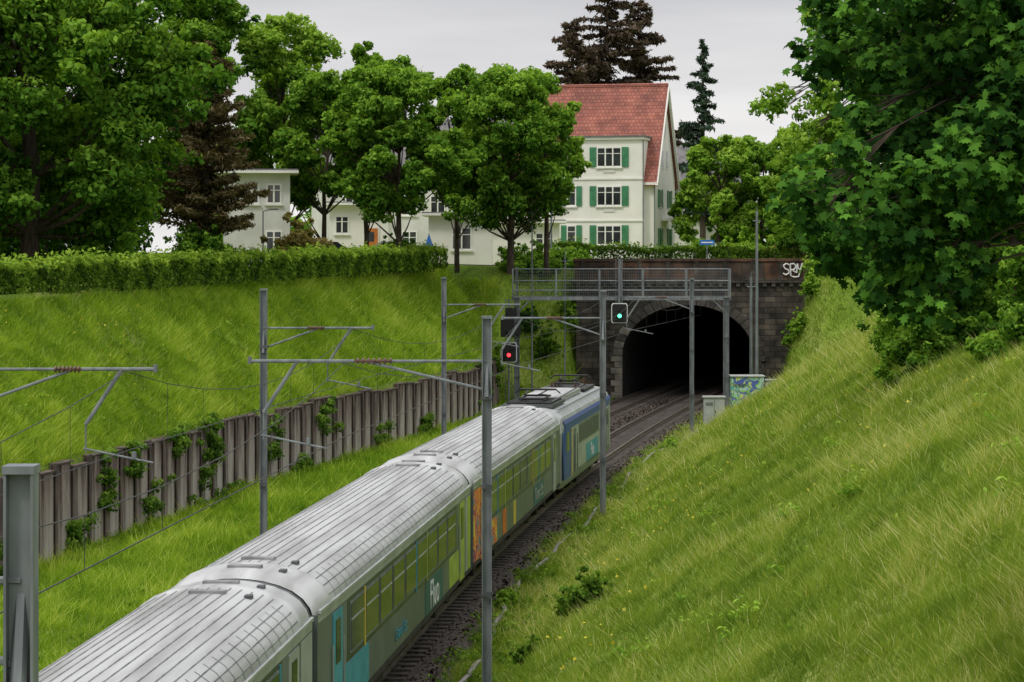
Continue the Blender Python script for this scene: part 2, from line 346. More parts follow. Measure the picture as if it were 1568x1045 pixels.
# ------------------------------------------------------------ grass
def grass(name,n,seed,ymin,ymax,where,lean=(0,0),hscale=1,mat='grass',base=.12):
    rng=np.random.default_rng(seed)
    u=rng.random(n); e=-.7
    y=(ymin**e+(ymax**e-ymin**e)*u)**(1/e)
    if where=='slope':
        a=xh(y)+.2; b=xw(y)-.25; x=a+(b-a)*rng.random(n)
    elif where=='flat':
        a=xw(y)+.2; b=xt(y)-6.2; b=np.where(y>150,xt(y)-5.5,b); x=a+(b-a)*rng.random(n)
    else:
        c=s0(y)+TOPR/grad(y)+1.5; x=xt(y)+1.95+(c-1.95)*rng.random(n)
    z=height(x,y)
    r=x/y; v=(9.8-z)/y
    k=(r>-.225)&(r<.23)&(v<.2)
    x,y,z=x[k],y[k],z[k]; n=len(x)
    p1=np.sin(x*.45+2.1*np.sin(y*.13+.5))*np.sin(y*.21+1.7*np.sin(x*.33)); p2=np.sin(x*1.3+y*.6+2*np.sin(y*.5))*np.sin(y*.9-x*.7); p3=np.sin(x*3.1+y*1.9+1.5*np.sin(y*1.7))*np.sin(y*2.6-x*2.2)
    pat=.5+.5*p1
    tall=rng.random(n)<.05+.09*(p1+p2>.5)
    h=(.06+.11*rng.random(n)+.05*pat+.05*(p2>.3)+.03*(p3>.2))*(.7+y/120)*hscale; h=np.where(tall,h*1.8,h); w=(.0045+.00015*y)*(.7+.9*rng.random(n)); w=np.where(tall,w*.7,w)
    a=rng.random(n)*6.283; sx,sy=np.cos(a)*w,np.sin(a)*w*.5
    lx=(rng.normal(size=n)*.6+lean[0]+.3*p3)*h; ly=(rng.normal(size=n)*.6+lean[1])*h
    b0=np.stack([x-sx,y-sy,z-.03],1); b1=np.stack([x+sx,y+sy,z-.03],1); tp=np.stack([x+lx,y+ly,z+h*.85],1)
    var=base+.28*rng.random(n)+.20*pat+.12*p2+.12*p3+np.where(tall,.42,0)
    npmesh(name,np.stack([b0,b1,tp],1).reshape(-1,3),3,var,LM[mat])
grass('slope_grass',620000,1,20,158,'right',(-.2,-.1),1,'grass',.12)
grass('bank_grass',300000,2,45,158,'slope',(.1,0),1,'grass2',.13)
grass('trackside_grass',120000,3,45,158,'flat',(0,0),1.3,'grass2',.03)
def weeds(name,n,seed,lm,side,sz_=.06):
    rng=np.random.default_rng(seed); y=34+124*rng.random(n)
    if side=='r': x=xt(y)+2.2+rng.random(n)**2.2*13
    elif side=='v': x=xt(y)+1.75+rng.random(n)**1.5*1.7
    elif side=='l': x=xh(y)+(xw(y)-xh(y))*rng.random(n)
    else: x=np.where(rng.random(n)<.6,xw(y)+.2+rng.random(n)*1.2,xt(y)-6.8-rng.random(n)*2)
    z=height(x,y); cl=np.stack([x,y,z+.08,.10+.22*rng.random(n)**2.5,rng.random(n)],1)
    p,nr,sz,va=clumpleaves(cl,n*26,sz_,rng); npmesh(name,leafquads(p,nr,sz,rng,.4),4,va,LM[lm])
weeds('slope_weeds',520,5,'light','r'); weeds('bank_weeds',450,6,'light','l'); weeds('trackside_weeds',300,8,'ivy','w'); weeds('verge_weeds',800,9,'ivy','v',.06)
rng=np.random.default_rng(77); n=2600; y=45+110*rng.random(n); left=rng.random(n)<.5
x=np.where(left,xh(y)+(xw(y)-xh(y))*rng.random(n),xt(y)+3.5+rng.random(n)*11); k=np.sin(x*.8+y*.23)*np.sin(y*.37)>.1; x,y=x[k],y[k]; z=height(x,y)+.2
M['fl']=leafmat('yellow_flowers',(.45,.38,.04),(.6,.52,.06),(.66,.6,.1),.2)
npmesh('yellow_wildflowers',leafquads(np.stack([x,y,z],1),rng.normal(size=(len(x),3))+[0,-.6,.8],.025+.025*rng.random(len(x)),rng,.9),4,rng.random(len(x)),M['fl'])
# ------------------------------------------------------------ tracks
mb=MB(); yy=np.concatenate([np.arange(-20,160,3.0),np.arange(160,236,5.0)])
vs=[];fs=[]
for i,y in enumerate(yy):
    t=float(xt(y)); ex=.9*float(sm(112,138,y))
    for o,z in ((-7.4,-.15),(-6.4,.02),(-5.9,.16),(-2.2,.17),(-1.9,.14),(1.6,.17),(2.0+ex,.03),(2.4+ex,-.18)): vs.append((t+o,y,z+.05))
for i in range(len(yy)-1):
    for j in range(7): fs.append((i*8+j,i*8+j+1,(i+1)*8+j+1,(i+1)*8+j))
mb.add(vs,fs,'ballast'); mb.obj('ballast_bed')
tr=np.random.default_rng(3)
n=42000; y=50+108*tr.random(n); o=-7.0+8.9*tr.random(n)+.6*sm(112,138,y)*tr.random(n); x=xt(y)+o; z=.21-np.clip(np.abs(o+2)-4,0,9)*.25
M['stones']=leafmat('ballast_chips',(.03,.025,.02),(.08,.062,.052),(.16,.13,.11),0)
npmesh('ballast_stones',leafquads(np.stack([x,y,z],1),tr.normal(size=(n,3))*.7+[0,0,.7],.04+.03*tr.random(n),tr,.9),4,tr.random(n),M['stones'])
for tn,off in (('railway_track',0),('railway_track',-3.8)):
    root=empty(tn); mb=MB(); y=12.0
    while y<205:
        x=float(xt(y))+off; a=-math.atan(slope_xt(y)); c,s_=math.cos(a),math.sin(a)
        pts=[]
        for (lx,ly) in ((-1.25,-.13),(1.25,-.13),(1.25,.13),(-1.25,.13)): pts.append((x+lx*c-ly*s_,y+lx*s_+ly*c))
        mb.add([(p[0],p[1],.12) for p in pts]+[(p[0],p[1],.26) for p in pts],[(4,5,6,7),(0,1,5,4),(1,2,6,5),(2,3,7,6),(3,0,4,7)],'sleeper'); y+=.62
    mb.obj('sleepers',root); mb=MB()
    for g in (-.75,.75):
        for (hw,z0,z1) in ((.07,.265,.30),(.015,.30,.42),(.036,.42,.46)):
            ry=np.arange(0,236,3.0); vs=[];fs=[]
            for y in ry:
                x=float(xt(y))+off+g
                vs+=[(x-hw,y,z0),(x+hw,y,z0),(x+hw,y,z1),(x-hw,y,z1)]
            for i in range(len(ry)-1):
                for j in range(4): fs.append((i*4+j,i*4+(j+1)%4,(i+1)*4+(j+1)%4,(i+1)*4+j))
            mb.add(vs,fs,'rail')
    mb.obj('rails',root)
mb=MB(); pts=[]
rng=np.random.default_rng(4); oo=0
for y in np.arange(20,150,1.6):
    oo=.8*oo+rng.normal()*.09; pts.append((float(xt(y))+2.45+oo+.2*math.sin(y*.15)+.7*float(sm(112,138,y)),y,.09+.07*math.sin(y*.5)+.04*math.sin(y*1.7)))
mb.poly(pts,.065,'trough',n=6); mb.obj('cable_trough')
# ------------------------------------------------------------ retaining wall
root=empty('retaining_wall'); pan=MB(); post=MB(); rng=np.random.default_rng(9)
y=46.0
while y<151.5:
    d=1.6/math.hypot(1,float(xw(y+.5)-xw(y-.5))); y2=y+d; p=Vector((float(xw(y)),y,0)); q=Vector((float(xw(y2)),y2,0)); t=(q-p).normalized(); nrm=Vector((t.y,-t.x,0))
    h=3.12+rng.uniform(-.13,.14); 
    def bx(mbx,a,b,n0,n1,z0,z1,m):
        A=p+t*a;B=p+t*b
        base=[A+nrm*n0,B+nrm*n0,B+nrm*n1,A+nrm*n1]
        mbx.add([(v.x,v.y,z0) for v in base]+[(v.x,v.y,z1) for v in base],[(0,3,2,1),(4,5,6,7),(0,1,5,4),(1,2,6,5),(2,3,7,6),(3,0,4,7)],m)
    bx(pan,.12,1.49,-.16,.0,-.2,h,'wall')
    bx(post,-.10,.115,-.12,-.09,-.2,h+.04,'rust'); bx(post,-.10,.115,.05,.075,-.2,h+.05+rng.uniform(0,.06),'rust'); bx(post,-.01,.01,-.09,.05,-.2,h+.03,'rust')
    k0=rng.uniform(.35,.5); k1=k0+.5
    bx(pan,k0,k1,.001,.07,-.2,h-.02,'wall')
    bx(post,.12,1.49,-.22,.10,h+.002,h+.05,'rust')
    y=y2
pan.obj('concrete_panels',root); post.obj('steel_posts',root)
rng=np.random.default_rng(11); cl=[]
for yc,wd,z0,z1 in ((79,.8,1.4,3.2),(82,1.3,2.2,3.4),(90,1.4,.3,3.5),(91.5,1,1.5,3.6),(76,1.2,.2,1.3),(84,1.5,.2,1.8),(100,1.2,1.2,3.2),(108,1.4,1.6,3.3),(117,1.2,.3,1.4),(125,1.5,.3,1.2),(70,1.4,.2,1.3),(140,1.5,.5,3.4),(147,2.5,1.5,4.2),(104,1,0.2,1),(95,2,.2,.8),(87,1,2.6,3.6)):
    for i in range(14):
        y=yc+rng.normal()*wd*.5; z=z0+(z1-z0)*rng.random(); cl.append((float(xw(y))+.2,y,z,.12+.2*rng.random(),rng.random()))
p,nr,sz,va=clumpleaves(cl,15000,.065,rng); npmesh('climbing_ivy',leafquads(p,nr+np.array([.5,-.5,0]),sz,rng),4,va,LM['ivy'])
# ------------------------------------------------------------ hedges
def hedge(name,pts,w,h,nl,size,lm,seed):
    rng=np.random.default_rng(seed); pts=np.array(pts,float); seg=np.linalg.norm(np.diff(pts[:,:2],axis=0),axis=1); cum=np.concatenate([[0],np.cumsum(seg)])
    s=rng.random(nl)*cum[-1]; x=np.interp(s,cum,pts[:,0]); y=np.interp(s,cum,pts[:,1]); z0=np.interp(s,cum,pts[:,2])
    face=rng.random(nl)
    hh=h*(1+.06*np.sin(s*1.7)+.06*np.sin(s*.6+1)+.05*np.sin(s*5.1)+.04*np.sin(s*11.3))
    a=rng.uniform(-1,1,nl); b=rng.random(nl)
    top=face<.4; spike=(rng.random(nl)<.15)*rng.random(nl)*.3*h
    dx=np.where(top,a*w/2,np.where(face<.7,-w/2,w/2)*(.75+.35*rng.random(nl))); dz=np.where(top,hh*(.9+.14*rng.random(nl)**2)+spike,hh*b)
    p=np.stack([x+dx*.97,y-dx*.22,z0+dz],1); nr=np.stack([np.where(top,0,np.sign(dx)),-.5*np.ones(nl),np.where(top,1.2,.2)],1)+rng.normal(size=(nl,3))*.8
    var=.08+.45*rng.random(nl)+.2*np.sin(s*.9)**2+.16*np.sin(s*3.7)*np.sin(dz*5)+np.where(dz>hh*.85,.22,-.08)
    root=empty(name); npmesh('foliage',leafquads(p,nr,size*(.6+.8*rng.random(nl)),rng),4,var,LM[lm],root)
    mb=MB()
    for i in range(int(cum[-1]/.8)):
        q=i*.8; X0,Y0,Z0=[float(np.interp(q,cum,pts[:,k])) for k in range(3)]
        mb.beam((X0,Y0,Z0-.2),(X0+rng.normal()*.1,Y0+rng.normal()*.1,Z0+h*.9),.05,'bark',.02,n=4)
    mb.obj('stems',root)
hp=[(float(np.interp(y,[62,83,150],[-23.1,-18.3,-4.1])),y,float(topL(y))-.15) for y in np.arange(60,152,4)]
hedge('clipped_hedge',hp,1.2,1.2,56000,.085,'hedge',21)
hedge('garden_hedge',[(3.0,167,8.75),(10.5,167,8.6),(14,167,8.5),(19.5,166,8.4)],1.2,1.45,12000,.10,'ivy',22)
bush('round_bush',1.3,158.6,8.4,2.6,1.6,1.9,12000,.09,'mid',23)
bush('round_bush',4.2,163,8.7,1.6,1.4,1.5,5000,.10,'mid',24)
hedge('dark_backing_hedge',[(-34,116,8.2),(-25,119,8.2),(-19.6,122,8.3)],3.0,3.6,15000,.16,'dark',26)  # added dark leaf mass, stands in for the shade under the chestnuts
# ------------------------------------------------------------ trees
tree('chestnut_tree',-21.6,108,8.3,17.5,7.2,2.1,52,62000,.20,'mid',31,trunk=.42)
tree('chestnut_tree',-29,104,8.2,18,7.5,2.0,40,34000,.22,'dark',32,trunk=.42)
tree('chestnut_tree',-25.5,126,8.4,17,6.5,2.2,36,28000,.22,'dark',42,trunk=.4)
conifer('pine_tree',-16.2,128,8.4,12.4,3.2,2.4,110,26000,.15,'pine',33,.5,-.1)
tree('lime_tree',-19.6,150,8.8,17.4,4.4,4.0,34,22000,.20,'mid',34)
tree('lime_tree',-14.6,154,8.9,15.8,4.2,5.0,38,24000,.20,'light',35)
tree('lime_tree',-11.4,147,8.8,11.8,3.3,4.2,30,18000,.18,'mid',36)
tree('lime_tree',-6.6,140,8.8,11.8,4.1,3.7,42,30000,.18,'mid',37,trunk=.18)
tree('lime_tree',-9.1,151,8.9,14.0,2.2,4.4,24,13000,.18,'mid',38,trunk=.16)
tree('lime_tree',-.1,150,8.9,12.4,4.3,2.9,50,34000,.18,'mid',39,trunk=.22)
tree('lime_tree',2.2,155,8.9,12.4,2.5,4.2,26,14000,.18,'light',46,trunk=.17)
tree('lime_tree',-3.6,158,8.9,12.6,3.4,4.2,32,20000,.18,'mid',47,trunk=.17)
conifer('dark_pine_tree',5.4,214,8.6,21.5,4.0,8,90,15000,.30,'brown',51,.45,.05)
conifer('dark_pine_tree',8.6,218,8.6,26.5,4.8,8,120,22000,.30,'brown',52,.45,.05)
conifer('dark_pine_tree',11.6,221,8.6,24.0,4.2,9,100,16000,.30,'brown',53,.5,.05)
conifer('spruce_tree',16.9,214,8.6,19.8,3.3,4,80,8500,.28,'spruce',54,.75,.15)
tree('maple_tree',15.9,186,8.5,10.2,3.3,1.2,32,20000,.2,'light',61)
tree('maple_tree',19.6,190,8.5,10.2,3.6,1.2,30,17000,.2,'mid',62)
tree('maple_tree',23.4,182,8.5,11.5,4.2,1.0,36,20000,.2,'light',63)
tree('maple_tree',20.6,166,8.4,8.2,2.6,1.6,26,14000,.16,'mid',64,trunk=.12)
bush('flowering_shrub',16.8,172,8.4,2.2,1.5,2.6,8000,.12,'light',65)
bush('flowering_shrub',19.5,170,8.4,2.0,1.5,2.2,8000,.12,'red',66)
bush('rhododendron_bush',-11.7,131,8.6,1.9,1.6,3.0,12000,.09,'red',67)
bush('garden_shrub',-16.6,127,8.3,2.2,1.6,2.8,12000,.11,'mid',68)
bush('garden_shrub',-7.6,160,8.8,1.4,1.4,2.0,5000,.11,'dark',69)
for i,(x,y,rx,h,n,lm) in enumerate(((10.3,61,1.1,2.6,14000,'mid'),(11.5,62,1.5,3.7,22000,'dark'),(12.9,62,1.7,4.2,20000,'mid'),(14.6,70,2.2,4.8,18000,'mid'),(12.6,74,1.7,3.8,14000,'dark'),(16.8,84,2.6,5,14000,'mid'),(11.6,54,1.3,2.7,14000,'mid'),(18.2,100,2.0,4.0,9000,'light'),(21.3,122,2.4,4.5,9000,'mid'),(10.9,66,1.0,2.4,9000,'light'))):
    bush('wild_shrub',x,y,float(height(x,y))-.4,rx,rx,h,n,.065,lm,70+i)
for i,(x,y,rx,h,n,lm,s) in enumerate(((1.75,57,.75,.9,4500,'ivy',.055),(.35,55,.4,.6,1500,'ivy',.055),(-.2,66,.4,.5,1200,'light',.06),(7.9,118,.55,.7,1500,'light',.07),(19.9,155.5,1.2,2.6,4000,'light',.1),(18.2,152.5,.7,1.5,2000,'light',.09),(17.9,154.2,.7,1.6,2500,'mid',.09),(2.2,153.5,1.0,2.0,3500,'ivy',.09),(3.4,156.2,.8,2.0,2500,'light',.09),(1.0,155,.8,1.8,2500,'dark',.09),(19.2,153.8,.9,1.5,2500,'light',.09))):
    bush('weed_clump',x,y,float(height(x,y)),rx,rx,h,n,s,lm,90+i)
rng=np.random.default_rng(99); cl=[]
for i in range(300):
    x=rng.uniform(-75,70); y=rng.uniform(235,290); r=rng.uniform(1.2,3.0); z=8.5+rng.random()*(7.5+2.5*math.sin(x*.2)+(6 if x<-18 else 0)); cl.append((x,y,z,r,rng.random()))
p,nr,sz,va=clumpleaves(cl,75000,.38,rng); npmesh('distant_trees',leafquads(p,nr,sz,rng),4,va,LM['mid'])
def maple(name,bx,by,clumps,nl,size,seed,lm,maple_shape=True,trunk=.25,up=.6,top=7.5,thick=.13):
    rng=np.random.default_rng(seed); bz=float(height(bx,by)); root=empty(name,(bx,by,bz)); mb=MB()
    tp=[(0,0,-.5),(.1,0,2),(-.1,.2,4.2),(.0,.1,top)]
    for i in range(3): mb.beam(tp[i],tp[i+1],trunk*(1-.22*i),'bark',trunk*(.78-.22*i),n=9)
    sub=[]
    for c in clumps:
        cx,cy,cz,r=c; b=Vector((cx-bx,cy-by,cz-bz)); a=Vector((0,0,min(max(1.5,b.z+up*.6),top))); mid=a.lerp(b,.5)+Vector((0,0,up+rng.normal()*.15))
        q3=mid.lerp(b,.55)+Vector((0,0,up*.35)); mid.y+=.8; 
        mb.beam(a,mid,trunk*thick*1.4,'bark',trunk*thick,n=6); mb.beam(mid,q3,trunk*thick,'bark',trunk*thick*.5,n=5); mb.beam(q3,b,trunk*thick*.5,'bark',.008,n=5)
        v=rng.random(); sub.append((b.x,b.y,b.z,r,v))
        for q in range(6):
            d=rng.normal(size=3); d/=np.linalg.norm(d); e=b+Vector(d*r*1.1); mb.beam(q3.lerp(b,.5),e,.010,'bark',.004,n=4)
            sub.append((e.x,e.y,e.z,r*rng.uniform(.3,.5),min(1,max(0,v+rng.normal()*.3))))
    mb.obj('trunk_and_limbs',root)
    p,nr,sz,va=clumpleaves(sub,nl,size,rng,.85)
    if maple_shape:
        nr=nr*.6+np.array([-.1,-.55,.45]); npmesh('crown',mapleleaves(p,nr,sz,rng),16,va,LM[lm],root)
    else: npmesh('crown',leafquads(p,nr,sz,rng),4,va,LM[lm],root)
rng=np.random.default_rng(5); cl=[]
edge=[(2.95,12.3),(3.0,11.7),(3.05,11.1),(2.9,10.8),(2.6,10.3),(2.75,10.0),(3.05,9.75),(3.3,9.5),(3.5,9.3)]
for (x,z) in edge:
    for k in range(2): cl.append((x+.25+rng.normal()*.1,23+rng.uniform(-1.2,1.5),z+rng.normal()*.07,rng.uniform(.16,.3)))
for i in range(130):
    z=rng.uniform(10.0,13.2); x0=np.interp(z,[9.3,9.7,10.25,10.7,11.1,12.3],[3.5,3.2,2.9,3.1,3.2,3.1])+.3; x=rng.uniform(x0,6.8)
    if z<10.5 and x>4.6: z+=.4
    cl.append((x,22.6+rng.uniform(-1,3.5),z,rng.uniform(.25,.45)))
for i in range(22): cl.append((rng.uniform(4.2,5.6),22.2+rng.uniform(-.5,1.0),rng.uniform(10.2,12.3),rng.uniform(.25,.4)))
for (x,z) in ((4.6,12.2),(4.9,11.7),(5.3,10.7),(3.55,9.5),(3.75,9.5),(3.9,9.9),(3.5,9.9),(3.7,10.2),(4.1,10.3),(4.0,9.7)): cl.append((x,22.5+rng.normal()*.5,z,.28))
maple('overhanging_maple_tree',7.6,25.5,cl,36000,.064,6,'maple',True,.28,.5,7.5,.08)
rng=np.random.default_rng(15); cl=[]
for i in range(46):
    z=rng.uniform(10.6,15.6); x=rng.uniform(6.0+abs(z-13)*.35,9.8); cl.append((x,60+rng.uniform(-2,2),z,rng.uniform(.14,.38)))
for i in range(20):
    cl.append((rng.uniform(8.6,12),60+rng.uniform(-2,2),rng.uniform(10.5,16.5),rng.uniform(.4,.7)))
maple('young_maple_tree',12.8,62,cl,20000,.07,16,'light',False,.2,.9,8.5,.2)
# ------------------------------------------------------------ tunnel portal
root=empty('stone_tunnel_portal'); mb=MB(); cx=11.5; hw=4.3; spring=3.0; rise=3.3; N=24; y0=158.0;y1=159.1
arch=[(cx-hw,-.3)]+[(cx-hw*math.cos(math.pi*i/N),spring+rise*math.sin(math.pi*i/N)) for i in range(N+1)]+[(cx+hw,-.3)]
TOP=7.75; XL=4.2
def quadstrip(a,b,top):
    mb.add([(a[0],y0,a[1]),(b[0],y0,b[1]),(b[0],y0,top),(a[0],y0,top)],[(0,1,2,3)],'stone')
for a,b in zip(arch[1:-2],arch[2:-1]): quadstrip(a,b,TOP)
mb.box(XL,cx-hw,y0,y1,-.6,TOP,'stone')
mb.box(cx+hw,17.3,y0,y1,-.6,TOP,'stone'); mb.add([(17.3,y0,-.5),(17.8,y0,-.5),(17.9,y0,1.0),(19.3,y0,TOP),(17.3,y0,TOP)],[(0,1,2,3,4)],'stone')
for i in range(18):
    z=.6+i*.4; x=17.75+(z-.6)*.215; mb.box(x,x+.45,y0-.12,y0+.3,z,z+.36,'ring')
mb.obj('wall',root)
mb=MB()
for i in range(N):
    t0=math.pi*(i+.04)/N;t1=math.pi*(i+.96)/N; e=.62
    P=lambda t,k:(cx-(hw+k)*math.cos(t),spring+(rise+k)*math.sin(t))
    q=[P(t0,0),P(t1,0),P(t1,e),P(t0,e)]
    mb.add([(x,y0-.09,z) for x,z in q]+[(x,y0+.3,z) for x,z in q],[(0,1,2,3),(0,4,5,1),(2,6,7,3),(1,5,6,2),(3,7,4,0)],'quoin' if i in (0,1,3) else 'ring')
for i in range(8):
    z=-.2+i*.4; w=.75 if i%2 else .5
    mb.box(cx-hw-w,cx-hw+.01,y0-.08,y0+.5,z+.01,z+.385,'quoin'); mb.box(cx+hw-.01,cx+hw+w,y0-.08,y0+.5,z+.01,z+.385,'ring')
mb.obj('arch_stones',root,bevel=.02)
mb=MB(); mb.box(XL-.3,19.6,y0-.22,y1+.2,7.752,8.02,'stone'); mb.box(XL-.1,19.5,y0-.02,y0+.45,8.022,9.15,'parapet'); mb.box(XL-.2,19.6,y0-.1,y0+.53,9.152,9.34,'parapet')
for i in range(9):
    x=XL+.3+i*1.85; mb.box(x,x+.28,y0-.07,y0-.021,8.024,9.15,'stone')
for i in range(26): mb.box(XL+i*.58,XL+i*.58+.25,y0-.18,y0-.001,7.5,7.75,'ring')
mb.obj('parapet',root,bevel=.015)
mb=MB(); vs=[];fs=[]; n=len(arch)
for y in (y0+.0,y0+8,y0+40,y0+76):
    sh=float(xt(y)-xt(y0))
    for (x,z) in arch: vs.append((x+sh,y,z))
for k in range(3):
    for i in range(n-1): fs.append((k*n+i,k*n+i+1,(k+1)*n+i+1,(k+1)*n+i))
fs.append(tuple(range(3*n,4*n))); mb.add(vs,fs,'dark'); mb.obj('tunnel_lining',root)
def text(s,size,loc,rot,mat,parent,name,ext=.004):
    c=bpy.data.curves.new(name,'FONT'); c.body=s; c.size=size; c.extrude=ext; c.align_x='CENTER'; c.align_y='CENTER'
    o=bpy.data.objects.new(name,c); o.location=loc; o.rotation_euler=rot; c.materials.append(M[mat]); return link(o,parent)
mb=MB(); ox,oz=17.75,8.25
for st in ([(.4,.8),(.2,.9),(-.02,.75),(.1,.5),(.38,.4),(.4,.15),(.15,.02),(-.05,.15)],[(.55,-.05),(.5,.85),(.8,.9),(.95,.65),(.78,.42),(.52,.4)],[(.7,.35),(1.0,.2),(1.05,.9),(1.12,.5),(1.3,.45)],[(1.45,.95),(1.3,.45),(1.15,-.1),(.9,-.15),(.6,-.1)]):
    mb.poly([(ox+a*.85,y0-.125,oz+b*.85) for a,b in st],.05,'white',n=5)
mb.obj('painted_tag',root)
# ------------------------------------------------------------ catenary
def hmast(mb,x,y,z0,z1,w=.2):
    mb.box(x-w/2,x-w/2+.02,y-w/2,y+w/2,z0,z1,'galv'); mb.box(x+w/2-.02,x+w/2,y-w/2,y+w/2,z0,z1,'galv'); mb.box(x-w/2+.021,x+w/2-.021,y-.012,y+.012,z0,z1-.01,'galv')
    mb.box(x-w/2-.01,x+w/2+.01,y-w/2-.01,y+w/2+.01,z1-.05,z1+.01,'galv')
    for zz in (2.2,4.6,6.6): mb.box(x-w/2-.012,x+w/2+.012,y-w/2-.012,y-w/2+.02,z0+zz,z0+zz+.1,'galvd')
    mb.box(x-w/2-.14,x+w/2+.14,y-w/2-.14,y+w/2+.14,z0-.6,z0+.12,'trough')
def insulator(mb,p,q):
    p=Vector(p);q=Vector(q); mb.beam(p,q,.03,'insul')
    for i in range(7):
        a=p.lerp(q,(i+.1)/7);b=p.lerp(q,(i+.5)/7); mb.beam(a,b,.07,'insul',n=10)
def cantilever(name,x,y,z0,H,dirx,reach,zarm=7.35):
    root=empty(name); mb=MB()
    hmast(mb,x,y,z0,H,.22); mb.obj('mast',root)
    mb=MB(); e=x+dirx*reach
    mb.beam((x,y,zarm-.65),(x+dirx*reach*.5,y,zarm-.02),.032,'galv')
    mb.beam((x,y,zarm),(x+dirx*reach*.4,y,zarm),.032,'galv')
    insulator(mb,(x+dirx*reach*.4,y,zarm),(x+dirx*reach*.56,y,zarm)); mb.beam((x+dirx*reach*.56,y,zarm),(e,y,zarm),.038,'galv')
    mb.beam((e,y,zarm-.06),(e,y,zarm+.1),.045,'galv')
    a=(x+dirx*reach*.80,y,zarm)
    b=(x+dirx*(reach*.80+.75),y,zarm-1.15) if dirx<0 else (x+dirx*(reach*.80-.75),y,zarm-1.15)
    mb.beam(a,b,.042,'galv')
    mb.beam(b,(b[0],y,zarm-1.75),.018,'galv'); mb.beam((b[0]-.05,y,zarm-1.65),(b[0]+1.4,y,zarm-1.95),.022,'galv')
    mb.beam((b[0]+1.0,y,zarm-1.87),(b[0]+1.0,y,zarm-1.72),.05,'galv')
    mb.beam((x,y-.1,zarm-.8),(x,y+.1,zarm+.2),.06,'galv')
    mb.obj('cantilever_arm',root)
sup_r=[]; sup_l=[]
for y in (-18,18,54,89,129):
    x=float(xt(y))+(3.1 if y==54 else 2.9); reach={18:3.6,54:5.3}.get(y,3.7)
    if y==129: reach=3.4
    cantilever('catenary_mast',x,y,-.1,8.2 if y==18 else 8.35,-1,reach); sup_r.append((xt(y)-.1,y))
for y in (14,50.3,77.4,111.5):
    x=float(xt(y))-6.9; cantilever('catenary_mast',x,y,.1,8.6,1,3.5); sup_l.append((xt(y)-4.0,y))
sup_r.append((float(xt(162)),162.)); sup_l.append((float(xt(145))-3.8,145.)); sup_l.append((float(xt(162))-3.8,162.))
def wires(name,sup,zc=5.65,zm=7.3):
    root=empty(name); mb=MB()
    for (x0_,y0_),(x1_,y1_) in zip(sup[:-1],sup[1:]):
        n=8; P=[];Q=[]
        for i in range(n+1):
            t=i/n; x=float(x0_)+(float(x1_)-float(x0_))*t; y=y0_+(y1_-y0_)*t; P.append((x,y,zc)); Q.append((x,y,zm-4*1.0*t*(1-t)))
            if 0<i<n: mb.beam(P[-1],Q[-1],.006,'wire',n=4)
        mb.poly(P,.011,'wire',n=5); mb.poly(Q,.010,'wire',n=5)
    mb.obj('wires',root)
wires('overhead_wire',sup_r); wires('overhead_wire',sup_l)
# ------------------------------------------------------------ signal gantry
root=empty('signal_gantry'); gy=149; mb=MB(); gx0=.3; gx1=13.2
for x in (gx0,gx1): hmast(mb,x,gy,-.2,7.0,.34)
hmast(mb,gx0,gy+1.0,-.2,8.8,.16)
for x in (gx0,gx1): mb.beam((x,gy,6.0),(x+(.8 if x<5 else -.8),gy,6.8),.05,'galv')
for i in range(14): 
    z=.2+i*.45; mb.beam((gx0+.1,gy,z),(gx0+.1,gy+1.0,z+.45*(1 if i%2 else 0)),.02,'galv',n=4)
mb.box(gx0-.3,gx1+.3,gy-.06,gy,6.8,7.02,'galv'); mb.box(gx0-.3,gx1+.3,gy+.95,gy+1.0,6.8,7.02,'galv'); mb.box(gx0-.3,gx1+.3,gy+.002,gy+.948,6.96,7.0,'galvd')
mb.obj('beam_and_legs',root); mb=MB()
for yy_ in (gy-.05,gy+.97):
    for z in (7.4,8.0,8.72): mb.beam((gx0-.3,yy_,z),(gx1+.3,yy_,z),.03,'galv')
    for i in range(6):
        x=gx0-.25+i*(gx1-gx0+.5)/5; mb.beam((x,yy_,6.9),(x,yy_,8.75),.06,'galv',n=4)
    x=gx0-.2
    while x<gx1+.25: mb.beam((x,yy_,7.0),(x,yy_,8.7),.005,'galv',n=3); x+=.14
    z=7.1
    while z<8.7: mb.beam((gx0-.2,yy_,z),(gx1+.2,yy_,z),.004,'galv',n=3); z+=.18
mb.obj('walkway_railing',root)
